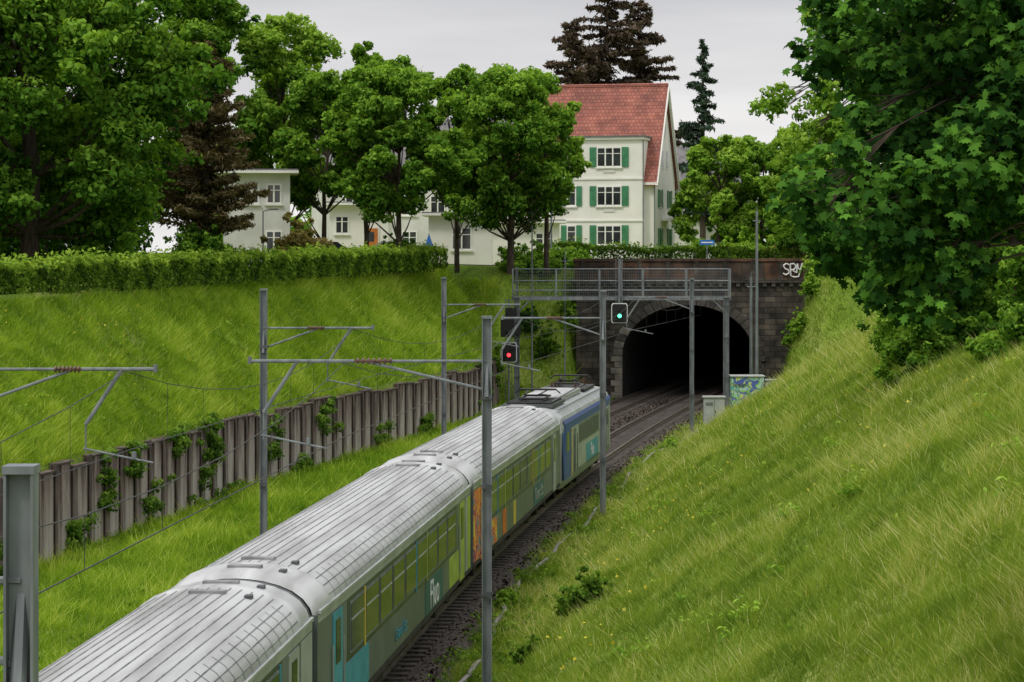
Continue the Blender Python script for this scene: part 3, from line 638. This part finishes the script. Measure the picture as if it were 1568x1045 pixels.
def signal(name,x,y,z,light,mast_top,mast_bot,extra=False):
    root=empty(name,(x,y,z)); mb=MB()
    prof=[(-.42,-.55),(.42,-.55),(.5,-.45),(.5,.55),(.42,.68),(-.42,.68),(-.5,.55),(-.5,-.45)]
    mb.loft(prof,[0,.05],'white'); mb.loft([(a*.9,b*.92) for a,b in prof],[-.03,.3],'black'); 
    mb.obj('backplate',root); mb=MB()
    for k,(lx,lz) in enumerate(((0,.3),(0,-.1),(-.22,-.1),(.22,.3))):
        mb.beam((lx,-.05,lz),(lx,-.2,lz),.1,'black',.11,n=12)
    mb.obj('lens_hoods',root); mb=MB(); mb.beam((0,-.205,-.1),(0,-.215,-.1),.12,light,n=14); mb.obj('lit_lens',root)
    mb=MB(); mb.beam((.0,.35,mast_bot),(.0,.35,mast_top),.06,'galv')
    for s_ in (-.2,.2): mb.beam((s_,.45,mast_bot),(s_,.45,mast_top),.02,'galv')
    zz=mast_bot
    while zz<mast_top: mb.beam((-.2,.45,zz),(.2,.45,zz),.013,'galv',n=4); zz+=.3
    mb.obj('ladder_and_pole',root)
    if extra:
        mb=MB(); mb.box(-.5,.35,-.1,.3,1.0,2.1,'black'); mb.box(-.12,.12,-.35,-.1,1.2,1.45,'black'); mb.box(.4,.75,0,.25,1.1,1.9,'black'); mb.box(-.2,.5,0,.25,2.2,2.8,'black'); mb.obj('indicator_box',root,bevel=.03)
signal('railway_signal',6.6,gy-.6,5.95,'green_l',3.4,-.7)
signal('railway_signal',-.2,gy-.7,3.55,'red_l',3.3,-3.6,True)
for (x,y,z0,z1,r,n) in ((1.25,150.5,1,12.8,.06,'steel_pole'),(15.2,150,1.0,12.3,.11,'steel_pole'),(14.9,150.6,1,8.2,.12,'steel_pole'),(6.75,150,6.5,9.3,.08,'steel_pole'),(3.3,150.6,.0,9.8,.06,'steel_pole'),(2.7,166,8.5,17.2,.08,'street_lamp'),(-13.6,132,8.4,12.0,.05,'street_lamp')):
    root=empty(n,(x,y,0)); mb=MB(); mb.beam((0,0,z0),(0,0,z1),r,'galv',r*.7,n=8); mb.beam((0,0,z0-.2),(0,0,z0+.3),r*1.6,'galv',n=8)
    if n=='street_lamp': mb.beam((0,0,z1),(.5,-.2,z1+.1),r*.5,'galv'); mb.box(.4,.85,-.32,-.1,z1+.06,z1+.14,'galv')
    else:
        mb.beam((-.25,0,z1-.6),(.25,0,z1-.6),.03,'galv'); mb.beam((0,0,z1),(0,0,z1+.3),.015,'galv')
    mb.obj('pole',root)
def cabinet(name,x,y,z,w,d,h,m,rz=0):
    root=empty(name,(x,y,z),rz); mb=MB(); mb.box(-w/2-.05,w/2+.05,-d/2-.05,d/2+.05,-.6,.12,'trough'); mb.box(-w/2,w/2,-d/2,d/2,.122,h,m)
    mb.box(-w/2-.06,w/2+.06,-d/2-.06,d/2+.06,h+.002,h+.09,'cab'); mb.obj('housing',root,bevel=.015)
    mb=MB(); mb.box(-.006,.006,-d/2-.012,-d/2-.001,.2,h-.08,'black'); mb.box(.04,.07,-d/2-.03,-d/2-.013,h*.5,h*.6,'black')
    for k in range(4): mb.box(-w/2+.08,-.08,-d/2-.01,-d/2-.001,h*.75+k*.05,h*.75+k*.05+.02,'galvd')
    mb.obj('doors',root)
cabinet('relay_cabinet',11.2,134,0,1.15,.6,1.7,'cab'); cabinet('graffiti_equipment_hut',13.8,142,.15,1.9,1.2,2.3,'grafc'); cabinet('electrical_cabinet',15.7,146,.6,.7,.5,1.4,'cab')
# ------------------------------------------------------------ train
def vehicle_root(name,ya,yb):
    xa,xb=float(xt(ya)),float(xt(yb)); return empty(name,((xa+xb)/2,(ya+yb)/2,.46),-math.atan2(xb-xa,yb-ya)), math.hypot(xb-xa,yb-ya)
halfroof=[(1.43,3.05),(1.425,3.12),(1.37,3.27),(1.24,3.43),(1.05,3.56),(.8,3.66),(.5,3.73),(.25,3.76),(0,3.77)]
roofp=halfroof+[(-x,z) for x,z in halfroof[-2::-1]]
def bogie(mb,yc):
    for dy in (-1.25,1.25):
        for sx in (-.75,.75): mb.beam((sx-.07,yc+dy,0.46),(sx+.07,yc+dy,.46),.46,'under',n=18)
        for sx in (-1,1): mb.box(sx*1.02-.12,sx*1.02+.12,yc+dy-.2,yc+dy+.2,.3,.62,'under')
    for sx in (-1,1): mb.box(sx*1.02-.06,sx*1.02+.06,yc-1.7,yc+1.7,.62,.8,'under'); mb.beam((sx*1.12,yc,.5),(sx*1.12,yc,.85),.16,'under',n=10)
def coach(name,ya,yb,variant):
    root,Ln=vehicle_root(name,ya,yb); h=Ln/2
    mb=MB(); body=[(1.38,.75),(1.43,.95),(1.43,3.05),(-1.43,3.05),(-1.43,.95),(-1.38,.75)]
    mb.loft(body,[-h,h],'side'); mb.obj('body_shell',root)
    mb=MB(); mb.loft(roofp,[-h+1.3,h-1.3],'roof',closed=False,caps=False); mb.obj('roof_main',root,smooth=True)
    mb=MB()
    for sgn in (-1,1):
        ys_=[1.3,1.26,1.05,1.0,.35,.12,0]; sc=[(1.0,.0),(1.010,.03),(1.010,.03),(1.004,.012),(1.0,.0),(.985,-.03),(.95,-.10)]
        vs=[];fs=[];n=len(roofp)
        for y_,(k,dz) in zip(ys_,sc):
            for x,z in roofp: vs.append((x*k,sgn*(h-y_),z+dz))
        for a in range(len(ys_)-1):
            for i in range(n-1): fs.append((a*n+i,a*n+i+1,(a+1)*n+i+1,(a+1)*n+i))
        mb.add(vs,fs,'roof')
    mb.obj('roof_end_caps',root,smooth=True)
    mb=MB()
    arr=np.array(roofp); seg=np.concatenate([[0],np.cumsum(np.linalg.norm(np.diff(arr,axis=0),axis=1))])
    for k in range(1,19):
        s_=seg[-1]*k/19; x=np.interp(s_,seg,arr[:,0]); z=np.interp(s_,seg,arr[:,1])
        mb.box(x-.008,x+.008,-h+1.32,h-1.32,z-.012,z+.012,'rib')
    for sx in (-1,1): mb.box(min(sx*1.42,sx*1.475),max(sx*1.42,sx*1.475),-h+.1,h-.1,3.06,3.12,'sidel')
    for q in range(1,34):
        yq=-h+1.3+(2*h-2.6)*q/34
        for P in (roofp[1:5],roofp[-5:-1]):
            vs=[];fs=[]
            for x,z in P: vs+= [(x*1.004,yq-.014,z+.004),(x*1.004,yq+.014,z+.004)]
            for i in range(len(P)-1): fs.append((2*i,2*i+1,2*i+3,2*i+2))
            mb.add(vs,fs,'rib')
    for yq in (-h+1.9,h-1.9,-h+.75,h-.75):
        mb.box(-.3,.3,yq-.1,yq+.1,3.74,3.81,'rib'); mb.box(.62,.74,yq-.1,yq+.1,3.66,3.74,'galvd')
    mb.obj('roof_ribs',root)
    side=MB(); win=MB(); nW=9; span=2*h-6.6
    for sx in (-1,1):
        X=lambda d:(min(sx*(1.43+d-.02),sx*(1.43+d)),max(sx*(1.43+d-.02),sx*(1.43+d)))
        a,b=X(.006); side.box(a,b,-h+.05,h-.05,2.90,3.04,'sidel'); side.box(a,b,-h+3.1,h-3.1,1.72,2.88,'olive')
        side.box(a,b,-h+.05,h-.05,.80,.92,'under')
        for i in range(nW):
            y0_=-h+3.3+span*i/nW+.12; y1_=y0_+span/nW-.30
            a,b=X(.018); win.box(a,b,y0_-.05,y1_+.05,1.83,2.80,'galv'); a,b=X(.026); win.box(a,b,y0_,y1_,1.88,2.75,'glass')
            a,b=X(.034); win.box(a,b,y0_,y1_,2.44,2.47,'sidel'); 
            if (i*7+variant*3)%5 in (1,3):
                c=['lime','yellow','teal'][(i+variant)%3]; a,b=X(.030); side.box(a,b,y1_+.07,y1_+.18,1.72,2.86,c)
        for sg in (-1,1):
            yd=sg*(h-2.0); a,b=X(.02); side.box(a,b,yd-.5,yd+.5,.85,2.85,'lime' if (sg>0 and variant==1) else ('teal' if variant==1 else ('graf' if (variant==2 and sg<0) else 'sidel')))
            a,b=X(.03); win.box(a,b,yd-.25,yd+.25,1.9,2.7,'glass'); a,b=X(.045); win.box(a,b,yd-.62,yd-.57,1.1,2.3,'sidel'); win.box(a,b,yd+.57,yd+.62,1.1,2.3,'sidel')
        a,b=X(.010)
        if variant==1:
            side.box(a,b,-h+2.7,-h+5.6,.93,1.70,'teal'); side.box(a,b,2.4,5.6,.93,1.70,'dteal'); side.box(a,b,h-1.2,h-.1,.93,2.86,'sidel'); side.box(a,b,h-4.6,h-2.7,.95,1.7,'lime'); a,b=X(.014); side.box(a,b,h-.8,h-.12,.93,2.84,'lime')
        if variant==2:
            side.box(a,b,-h+.1,-h+1.4,.93,2.86,'graf'); side.box(a,b,-h+2.7,-h+5.0,.95,1.68,'graf'); side.box(a,b,-h+6.4,-h+7.2,.95,1.68,'orange'); side.box(a,b,3,6,.95,1.6,'dteal'); side.box(a,b,-h+9,-h+9.6,.95,1.68,'yellow')
        if variant==0:
            side.box(a,b,h-1.25,h-.1,.93,2.86,'sidel'); side.box(a,b,h-6,h-2.8,.95,1.65,'teal')
    side.obj('side_livery',root); win.obj('windows',root)
    if variant==1: text('Fluo',.95,(1.45,4.0,1.28),(math.radians(90),0,math.radians(90)),'white',root,'lettering'); text('Grand Est',.42,(1.45,-1.5,1.25),(math.radians(90),0,math.radians(90)),'teal',root,'lettering_small')
    if variant==2: text('Grand Est',.6,(1.45,4.5,1.28),(math.radians(90),0,math.radians(90)),'sidel',root,'lettering')
    mb=MB(); bogie(mb,-h+3.6); bogie(mb,h-3.6)
    mb.box(-1.2,1.2,-h+6.2,-h+9,.35,.74,'under'); mb.box(-1.1,1.1,h-9.4,h-6.4,.4,.74,'under'); mb.box(-1.15,1.15,-1.2,1.5,.42,.74,'under'); mb.box(-1,1,-h,h,.70,.76,'under')
    for sg in (-1,1):
        mb.box(-.75,.75,min(sg*h,sg*(h+.3)),max(sg*h,sg*(h+.3)),.95,3.1,'black')
        bp_=[(x*.93,z-.11) for x,z in roofp]; mb.loft(bp_,[sg*(h-.02),sg*(h+.29)],'galvd',closed=False,caps=False)
        for sx in (-.87,.87): mb.beam((sx,sg*h,.62),(sx,sg*(h+.28),.62),.17,'under',n=12)
    mb.obj('underframe_and_gangway',root)
coach('passenger_coach',18.0,41.35,0); coach('passenger_coach',41.9,64.75,1); coach('passenger_coach',65.3,88.1,2)
root,Ln=vehicle_root('electric_locomotive',88.8,106.0); h=Ln/2
mb=MB()
lp=[(1.36,.62),(1.47,.85),(1.47,2.95),(1.36,3.22),(1.05,3.45),(.6,3.52),(-.6,3.52),(-1.05,3.45),(-1.36,3.22),(-1.47,2.95),(-1.47,.85),(-1.36,.62)]
vs=[];fs=[];n=len(lp)
st=[(-h,.93,.35),(-h+.35,.98,.06),(-h+.8,1,0),(h-.8,1,0),(h-.35,.98,.06),(h,.93,.35)]
for y_,k,ins in st:
    for x,z in lp: vs.append((x*k,y_,z-(ins if z>2 else 0)))
for a in range(5):
    for i in range(n): fs.append((a*n+i,a*n+(i+1)%n,(a+1)*n+(i+1)%n,(a+1)*n+i))
fs+=[tuple(range(n)),tuple(range(5*n,6*n))[::-1]]
mb.add(vs,fs,'sidel'); mb.obj('body_shell',root)
mb=MB()
for sx in (-1,1):
    X=lambda d:(min(sx*(1.45+d),sx*(1.47+d)),max(sx*(1.45+d),sx*(1.47+d)))
    a,b=X(.006); mb.box(a,b,-h+.85,h-.85,2.70,2.95,'blue'); mb.box(a,b,-h+.82,-h+2.6,.88,2.69,'blue'); mb.box(a,b,-h+2.62,-h+2.95,.88,2.69,'yellow'); mb.box(a,b,-h+5.0,h-5.0,1.9,2.68,'side'); mb.box(a,b,-h+7.5,h-5.5,.95,1.7,'teal'); mb.box(a,b,h-3.2,h-2.9,.9,2.69,'lime'); mb.box(a,b,-h+3,h-.9,.86,1.0,'side')
    a,b=X(.014)
    for i in range(4): mb.box(a,b,-h+5.2+i*1.75,-h+6.7+i*1.75,1.98,2.6,'galvd')
    mb.box(a,b,h-1.9,h-1.1,1.9,2.6,'glass'); mb.box(a,b,-h+1.1,-h+1.8,1.9,2.6,'glass'); mb.box(a,b,h-2.75,h-2.1,.95,2.6,'side'); mb.box(a,b,-h+3.3,-h+4.0,.95,2.6,'side')
    for yy_ in (-h+3.22,-h+4.08,h-2.83,h-2.02): mb.beam((sx*1.53,yy_,1.0),(sx*1.53,yy_,2.4),.02,'galv')
for sg in (-1,1):
    mb.box(-1.1,1.1,min(sg*(h-.02),sg*(h+.02)),max(sg*(h-.02),sg*(h+.02)),1.9,2.6,'glass'); mb.box(-1.3,1.3,min(sg*(h-.03),sg*(h+.012)),max(sg*(h-.03),sg*(h+.012)),.9,1.85,'blue')
mb.obj('side_panels_and_windows',root)
mb=MB(); mb.add([(1.49,-h+.1,.9),(1.50,-h+.8,.9),(1.50,-h+.8,3.0),(1.40,-h+.2,2.85)],[(0,1,2,3)],'blue'); mb.add([(1.49,-h+.3,2.96),(1.49,h-.5,2.96),(1.43,h-.5,3.1),(1.43,-h+.4,3.1)],[(0,1,2,3)],'blue'); mb.obj('blue_cab_corner',root)
text('Fluo',.75,(1.485,1.0,1.33),(math.radians(90),0,math.radians(90)),'white',root,'lettering')
mb=MB()
mb.box(-.95,.95,-h+1.3,-h+4.8,3.522,3.64,'galvd'); mb.box(-.8,.8,-h+5.2,h-6,3.522,3.70,'roof'); mb.box(-.9,.9,h-5.4,h-1.5,3.522,3.62,'black')
for i in range(7): mb.box(-.85,.85,-h+1.45+i*.48,-h+1.7+i*.48,3.642,3.70,'black')
for i in range(4):
    for sx in (-.5,.5): insulator(mb,(sx,h-5.2+i*1.1,3.55),(sx,h-5.2+i*1.1,3.88))
def panto(yc):
    for sx in (-.45,.45):
        mb.beam((sx,yc-1.1,3.8),(sx,yc+1.1,3.8),.04,'black'); mb.beam((sx,yc+1,3.8),(sx*.6,yc-.9,3.95),.04,'black'); mb.beam((sx*.6,yc-.9,3.95),(sx*.8,yc+.8,4.02),.03,'black')
    for d in (-.15,.15): mb.beam((-.7,yc+.8+d,4.05),(.7,yc+.8+d,4.05),.03,'black')
    for sx in (-.7,.7): mb.beam((sx,yc+.8,4.05),(sx*1.25,yc+.8,3.9),.025,'black')
    for sy in (-1.1,1.1): mb.beam((-.45,yc+sy,3.8),(.45,yc+sy,3.8),.04,'black')
panto(h-3.5); panto(-h+3.2)
mb.poly([(.9,-h+1.2,3.75),(.9,h-6,3.85),(.4,h-5,3.9)],.03,'galvd')
for sx in (-1,1): mb.beam((sx*1.2,-h+.9,3.48),(sx*1.2,h-.9,3.48),.03,'galv')
mb.obj('roof_equipment_and_pantographs',root)
mb=MB(); bogie(mb,-h+4); bogie(mb,h-4); mb.box(-1.2,1.2,-2.2,2.2,.25,.75,'under'); mb.box(-1.3,1.3,-h+.2,h-.2,.55,.66,'under')
for sg in (-1,1):
    for sx in (-.87,.87): mb.beam((sx,sg*h,.62),(sx,sg*(h+.4),.62),.18,'under',n=12)
mb.obj('bogies_and_buffers',root)
# ------------------------------------------------------------ buildings
def window(fr,gl,x,z,w,hh,y,mull=2,sh=None,shm='shutter'):
    fr.box(x-w/2-.1,x+w/2+.1,y-.05,y-.002,z-hh/2-.1,z+hh/2+.1,'trim'); gl.box(x-w/2,x+w/2,y-.056,y-.051,z-hh/2,z+hh/2,'hglass')
    fr.box(x-w/2-.18,x+w/2+.18,y-.14,y-.003,z-hh/2-.2,z-hh/2-.103,'trim')
    for i in range(1,mull+1):
        xx=x-w/2+w*i/(mull+1); fr.box(xx-.05,xx+.05,y-.085,y-.057,z-hh/2,z+hh/2,'trim')
    fr.box(x-w/2,x+w/2,y-.079,y-.058,z+hh*.18,z+hh*.18+.05,'trim')
    if sh:
        for sx in (-1,1):
            c=x+sx*(w/2+.12+sh/2); gl.box(c-sh/2,c+sh/2,y-.09,y-.03,z-hh/2-.08,z+hh/2+.08,shm)
            for k in range(9): gl.box(c-sh/2+.05,c+sh/2-.05,y-.105,y-.091,z-hh/2+k*hh/9,z-hh/2+k*hh/9+.06,shm)
root=empty('apartment_house',(10.85,184.6,8.3),math.radians(-14)); W=11.3;D=9.0; E=7.2; RZ=14.3
mb=MB(); mb.box(-W,0,0,D,-.5,E,'plaster')
mb.add([(-.0,0,E),(0,D,E),(0,D/2,RZ-.35)],[(0,1,2)],'plaster'); mb.add([(-W,0,E),(-W,D,E),(-W,D/2,RZ-.35)],[(0,1,2)],'plaster')
mb.box(-7.0,-.75,-.7,4.5,-.5,10.05,'plaster'); mb.obj('walls',root)
mb=MB()
sl=(RZ-E)/(D/2)
def roofslab(x0,x1,ysg):
    ya=-.45 if ysg<0 else D+.45; za=E-.45*sl
    mb.add([(x0,ya,za),(x1,ya,za),(x1,D/2,RZ),(x0,D/2,RZ),(x0,ya,za+.22),(x1,ya,za+.22),(x1,D/2,RZ+.25),(x0,D/2,RZ+.25)],[(0,1,2,3),(4,5,6,7),(0,1,5,4),(1,2,6,5),(3,0,4,7)],'tile')
roofslab(-W-.25,.28,-1); roofslab(-W-.25,.28,1)
mb.beam((-W-.25,D/2,RZ+.22),(.28,D/2,RZ+.22),.16,'tile'); mb.obj('tiled_roof',root)
mb=MB(); mb.box(-7.15,-.6,-.9,4.3,10.052,10.25,'trim'); mb.box(-7.25,-.5,-1.0,4.3,10.252,10.36,'roofg'); mb.box(-7.08,-.66,-.78,-.705,7.0,7.15,'trim'); mb.box(-7.08,-.66,-.78,-.705,3.8,3.92,'trim')
mb.box(-.72,.35,-.5,.0-.003,E-.62,E-.42,'trim')
for ysg in (-1,1):
    ya=-.45 if ysg<0 else D+.45
    mb.beam((.3,ya,E-.45*sl+.02),(.3,D/2,RZ+.02),.13,'trim',n=4)
mb.beam((-.7,-.74,-.2),(-.7,-.74,10),.05,'galv'); mb.beam((.05,-.06,-.2),(.05,-.06,E-.6),.05,'galv')
mb.obj('cornices_and_gutters',root)
mb=MB()
for cz in (4.75,7.75): mb.box(-3.8,-2.9,-.76,-.703,cz-.22,cz+.05,'plaster2')
mb.obj('relief_panels',root)
fr=MB();gl=MB()
for z in (2.75,5.75,8.72): window(fr,gl,-3.35,z,1.75,1.35,-.7,2,.52)
for z in (2.75,5.75,8.72): window(fr,gl,-6.3,z,.55,1.35,-.7,0,.42)
for z in (2.6,5.6): window(fr,gl,-9.3,z,1.3,1.35,0,1,.5)
fr.obj('window_frames',root); gl.obj('windows_and_shutters',root)
g=MB()
for (y_,z_,w_) in ((2.5,5.6,.8),(6.5,5.6,.8),(2.5,2.6,.8),(6.5,2.6,.8),(3.6,8.7,.6),(5.4,8.7,.6),(4.5,11.2,.4)):
    g.box(.002,.04,y_-w_/2-.1,y_+w_/2+.1,z_-.75,z_+.75,'trim'); g.box(.041,.05,y_-w_/2,y_+w_/2,z_-.65,z_+.65,'hglass'); 
    if w_>.7: g.box(.03,.08,y_+w_/2+.12,y_+w_/2+.55,z_-.7,z_+.7,'shutter'); g.box(.03,.08,y_-w_/2-.55,y_-w_/2-.12,z_-.7,z_+.7,'shutter')
g.box(.01,1.2,3,6,3.9,4.1,'trim'); g.box(1.1,1.2,3,6,4.102,4.95,'trim')
g.obj('gable_windows_and_balcony',root)
bush('balcony_plants',12.6,187.6,12.6,.5,1.1,.9,1500,.09,'light',120)
def whitehouse(name,x,y,z,w,d,hh,rz,wins,door=None,flat=True,rm='roofg',wm='plaster2'):
    root=empty(name,(x,y,z),rz); mb=MB(); mb.box(-w/2,w/2,0,d,-.5,hh,wm); 
    if not flat: 
        for sx in (-1,1): mb.add([(sx*w/2,0,hh),(sx*w/2,d,hh),(sx*w/2,d/2,hh+d*.42)],[(0,1,2)],wm)
    mb.obj('walls',root); mb=MB()
    if flat: mb.box(-w/2-.5,w/2+.5,-.6,d+.5,hh+.002,hh+.16,'trim'); mb.box(-w/2-.45,w/2+.45,-.5,d+.4,hh+.162,hh+.25,rm)
    else:
        k=.42/.5
        for sg in (0,1):
            ya=-.4 if sg==0 else d+.4; mb.add([(-w/2-.3,ya,hh-.4*k),(w/2+.3,ya,hh-.4*k),(w/2+.3,d/2,hh+d*.42+.05),(-w/2-.3,d/2,hh+d*.42+.05)]+[(-w/2-.3,ya,hh-.4*k+.15),(w/2+.3,ya,hh-.4*k+.15),(w/2+.3,d/2,hh+d*.42+.2),(-w/2-.3,d/2,hh+d*.42+.2)],[(0,1,2,3),(4,5,6,7),(0,1,5,4),(1,2,6,5),(3,0,4,7)],rm)
    mb.obj('roof',root); fr=MB();gl=MB()
    for (wx,wz,ww,wh) in wins: window(fr,gl,wx,wz,ww,wh,0,1,None)
    if door: fr.box(door-.55,door+.55,-.06,-.002,-.1,2.3,'trim'); gl.box(door-.45,door+.45,-.09,-.061,0,2.15,'door'); gl.box(door-.2,door+.2,-.1,-.091,1.2,1.9,'hglass')
    fr.obj('frames',root); gl.obj('glazing_and_door',root)
whitehouse('white_villa',-15.0,142,8.6,3.9,6,5.8,math.radians(6),[(1.0,4.6,.7,1.0),(-.3,4.6,.7,1.0),(1.0,1.8,.8,1.1)],wm='plaster2')
whitehouse('white_cottage',-10.9,172,9.3,4.2,6,3.8,0,[(-1.2,2.4,.8,1.1)],door=.9,wm='plaster')
whitehouse('white_townhouse',-3.6,168,8.7,4.4,7,3.6,0,[(.1,2.0,1.2,1.4)],wm='plaster')
whitehouse('grey_roofed_block',-7.5,205,8.7,19,10,8.2,0,[(-6+2.4*i,5+0*i,1.1,1.5) for i in range(6)]+[(-6+2.4*i,2,1.1,1.5) for i in range(6)],flat=False)
whitehouse('grey_roofed_block',19.5,236,8.7,9,9,7.6,0,[(-2,5,1.1,1.4),(1,5,1.1,1.4)],flat=False)
whitehouse('garden_wing',1.0,178,8.6,5,5,3.3,0,[(1.3,1.9,1.0,1.2)],wm='plaster')
mb=MB(); xs=np.arange(-40,40,2.0); vs=[];fs=[]
for x in xs:
    z=float(height(x,162))+.03; vs+=[(x,160.2,z),(x,165.2,z)]
for i in range(len(xs)-1): fs.append((2*i,2*i+2,2*i+3,2*i+1))
mb.add(vs,fs,'asphalt'); mb.obj('street')
def car(name,x,y,z,rz,m):
    root=empty(name,(x,y,z),rz); mb=MB()
    prof=[(-2.1,.3),(2.1,.3),(2.15,.6),(2.0,.85),(1.1,.95),(.5,1.38),(-1.0,1.42),(-1.8,1.0),(-2.1,.9)]
    vs=[];n=len(prof)
    for yy_ in (-.85,-.8,.8,.85):
        for a,b in prof: vs.append((a,yy_*(.82 if b>1.2 else 1),b))
    fs=[]
    for a in range(3):
        for i in range(n): fs.append((a*n+i,a*n+(i+1)%n,(a+1)*n+(i+1)%n,(a+1)*n+i))
    fs+=[tuple(range(n)),tuple(range(3*n,4*n))[::-1]]; mb.add(vs,fs,m); mb.obj('body',root,bevel=.03)
    mb=MB(); mb.add([(-1.5,-.83,.98),(.9,-.83,.98),(.45,-.745,1.33),(-.95,-.745,1.35)],[(0,1,2,3)],'glass'); mb.obj('side_glass',root)
    mb=MB()
    for a in (-1.3,1.3):
        for b in (-.86,.86): mb.beam((a,b-.1,.32),(a,b+.1,.32),.32,'black',n=16)
    mb.obj('wheels',root)
car('parked_car',-7.8,164,9.05,0,'car'); car('parked_car',-12.3,163,9.05,math.radians(5),'black')
root=empty('blue_street_sign',(13.4,166,8.5)); mb=MB(); mb.beam((0,0,0),(0,0,2.0),.04,'galv'); mb.box(-.5,.5,-.05,-.03,1.75,2.1,'signblue'); mb.box(-.4,.4,-.056,-.051,1.88,1.96,'white'); mb.obj('panel_and_post',root)
root=empty('blue_parasol',(-5.6,163,8.9)); mb=MB(); mb.beam((0,0,0),(0,0,2.1),.04,'galv'); mb.beam((0,0,.9),(0,0,2.0),.45,'signblue',.05,n=8); mb.obj('canopy_and_pole',root)
root=empty('floodlight',(19.6,153.0,5.9)); mb=MB(); mb.beam((0,0,-1.9),(0,0,0),.05,'galv'); mb.beam((0,0,0),(-.15,-.3,-.05),.13,'trim',.28,n=12); mb.obj('lamp_head',root)
root=empty('wooden_pergola',(-24,113,8.2)); mb=MB()
for i in range(6): mb.box(i*1.1-.05,i*1.1+.05,-.05,.05,-.3,2.3,'bark')
mb.box(-.3,5.9,-.08,.08,2.302,2.42,'bark'); mb.obj('frame',root)
# ------------------------------------------------------------ world, sun, camera
w=bpy.data.worlds.new('World'); scene.world=w; w.use_nodes=True; nt=w.node_tree; nt.nodes.clear()
EL=math.radians(55); AZ=math.radians(222)
out=nt.nodes.new('ShaderNodeOutputWorld'); bg=nt.nodes.new('ShaderNodeBackground'); bg.inputs[1].default_value=.1
sky=nt.nodes.new('ShaderNodeTexSky'); sky.sky_type='NISHITA'; sky.sun_disc=False; sky.sun_elevation=EL; sky.sun_rotation=AZ
tc=nt.nodes.new('ShaderNodeTexCoord'); sp=nt.nodes.new('ShaderNodeSeparateXYZ'); L(nt,tc.outputs['Generated'],sp.inputs[0])
rp=ramp(nt,[(0,(9.8,9.6,9.5)),(.045,(9.0,8.8,8.8)),(.11,(6.2,6.1,6.3)),(.35,(9,9,9.3)),(1,(16.5,16.5,16.5))])
L(nt,sp.outputs['Z'],rp.inputs[0])
mp=nt.nodes.new('ShaderNodeMapping'); mp.inputs['Scale'].default_value=(3,3,22); n=nt.nodes.new('ShaderNodeTexNoise'); n.inputs['Scale'].default_value=1.6; n.inputs['Detail'].default_value=5
L(nt,tc.outputs['Generated'],mp.inputs[0]); L(nt,mp.outputs[0],n.inputs[0])
r2=ramp(nt,[(.3,(.84,.84,.86)),(.7,(1.1,1.1,1.09))]); L(nt,n.outputs['Fac'],r2.inputs[0])
mu=nt.nodes.new('ShaderNodeMixRGB'); mu.blend_type='MULTIPLY'; mu.inputs[0].default_value=1; L(nt,rp.outputs[0],mu.inputs[1]); L(nt,r2.outputs[0],mu.inputs[2])
mx=nt.nodes.new('ShaderNodeMixRGB'); mx.inputs[0].default_value=.9; L(nt,sky.outputs[0],mx.inputs[1]); L(nt,mu.outputs[0],mx.inputs[2])
L(nt,mx.outputs[0],bg.inputs[0]); L(nt,bg.outputs[0],out.inputs[0])
sd=bpy.data.lights.new('sun','SUN'); sd.energy=1.5; sd.angle=math.radians(10); sd.color=(1,.95,.87)
so=bpy.data.objects.new('sun',sd); link(so)
dirv=Vector((math.sin(AZ)*math.cos(EL),math.cos(AZ)*math.cos(EL),math.sin(EL))); so.rotation_euler=dirv.to_track_quat('Z','Y').to_euler(); so.location=(-30,-30,60)
cd=bpy.data.cameras.new('camera'); cd.lens=84.95; cd.sensor_width=36; cd.shift_y=-.0874; cd.clip_start=.5; cd.clip_end=4000
co=bpy.data.objects.new('camera',cd); co.location=(0,0,9.8); co.rotation_euler=(math.radians(90),0,0); link(co); scene.camera=co
scene.view_settings.view_transform='Standard'; scene.view_settings.look='None'; scene.view_settings.exposure=0
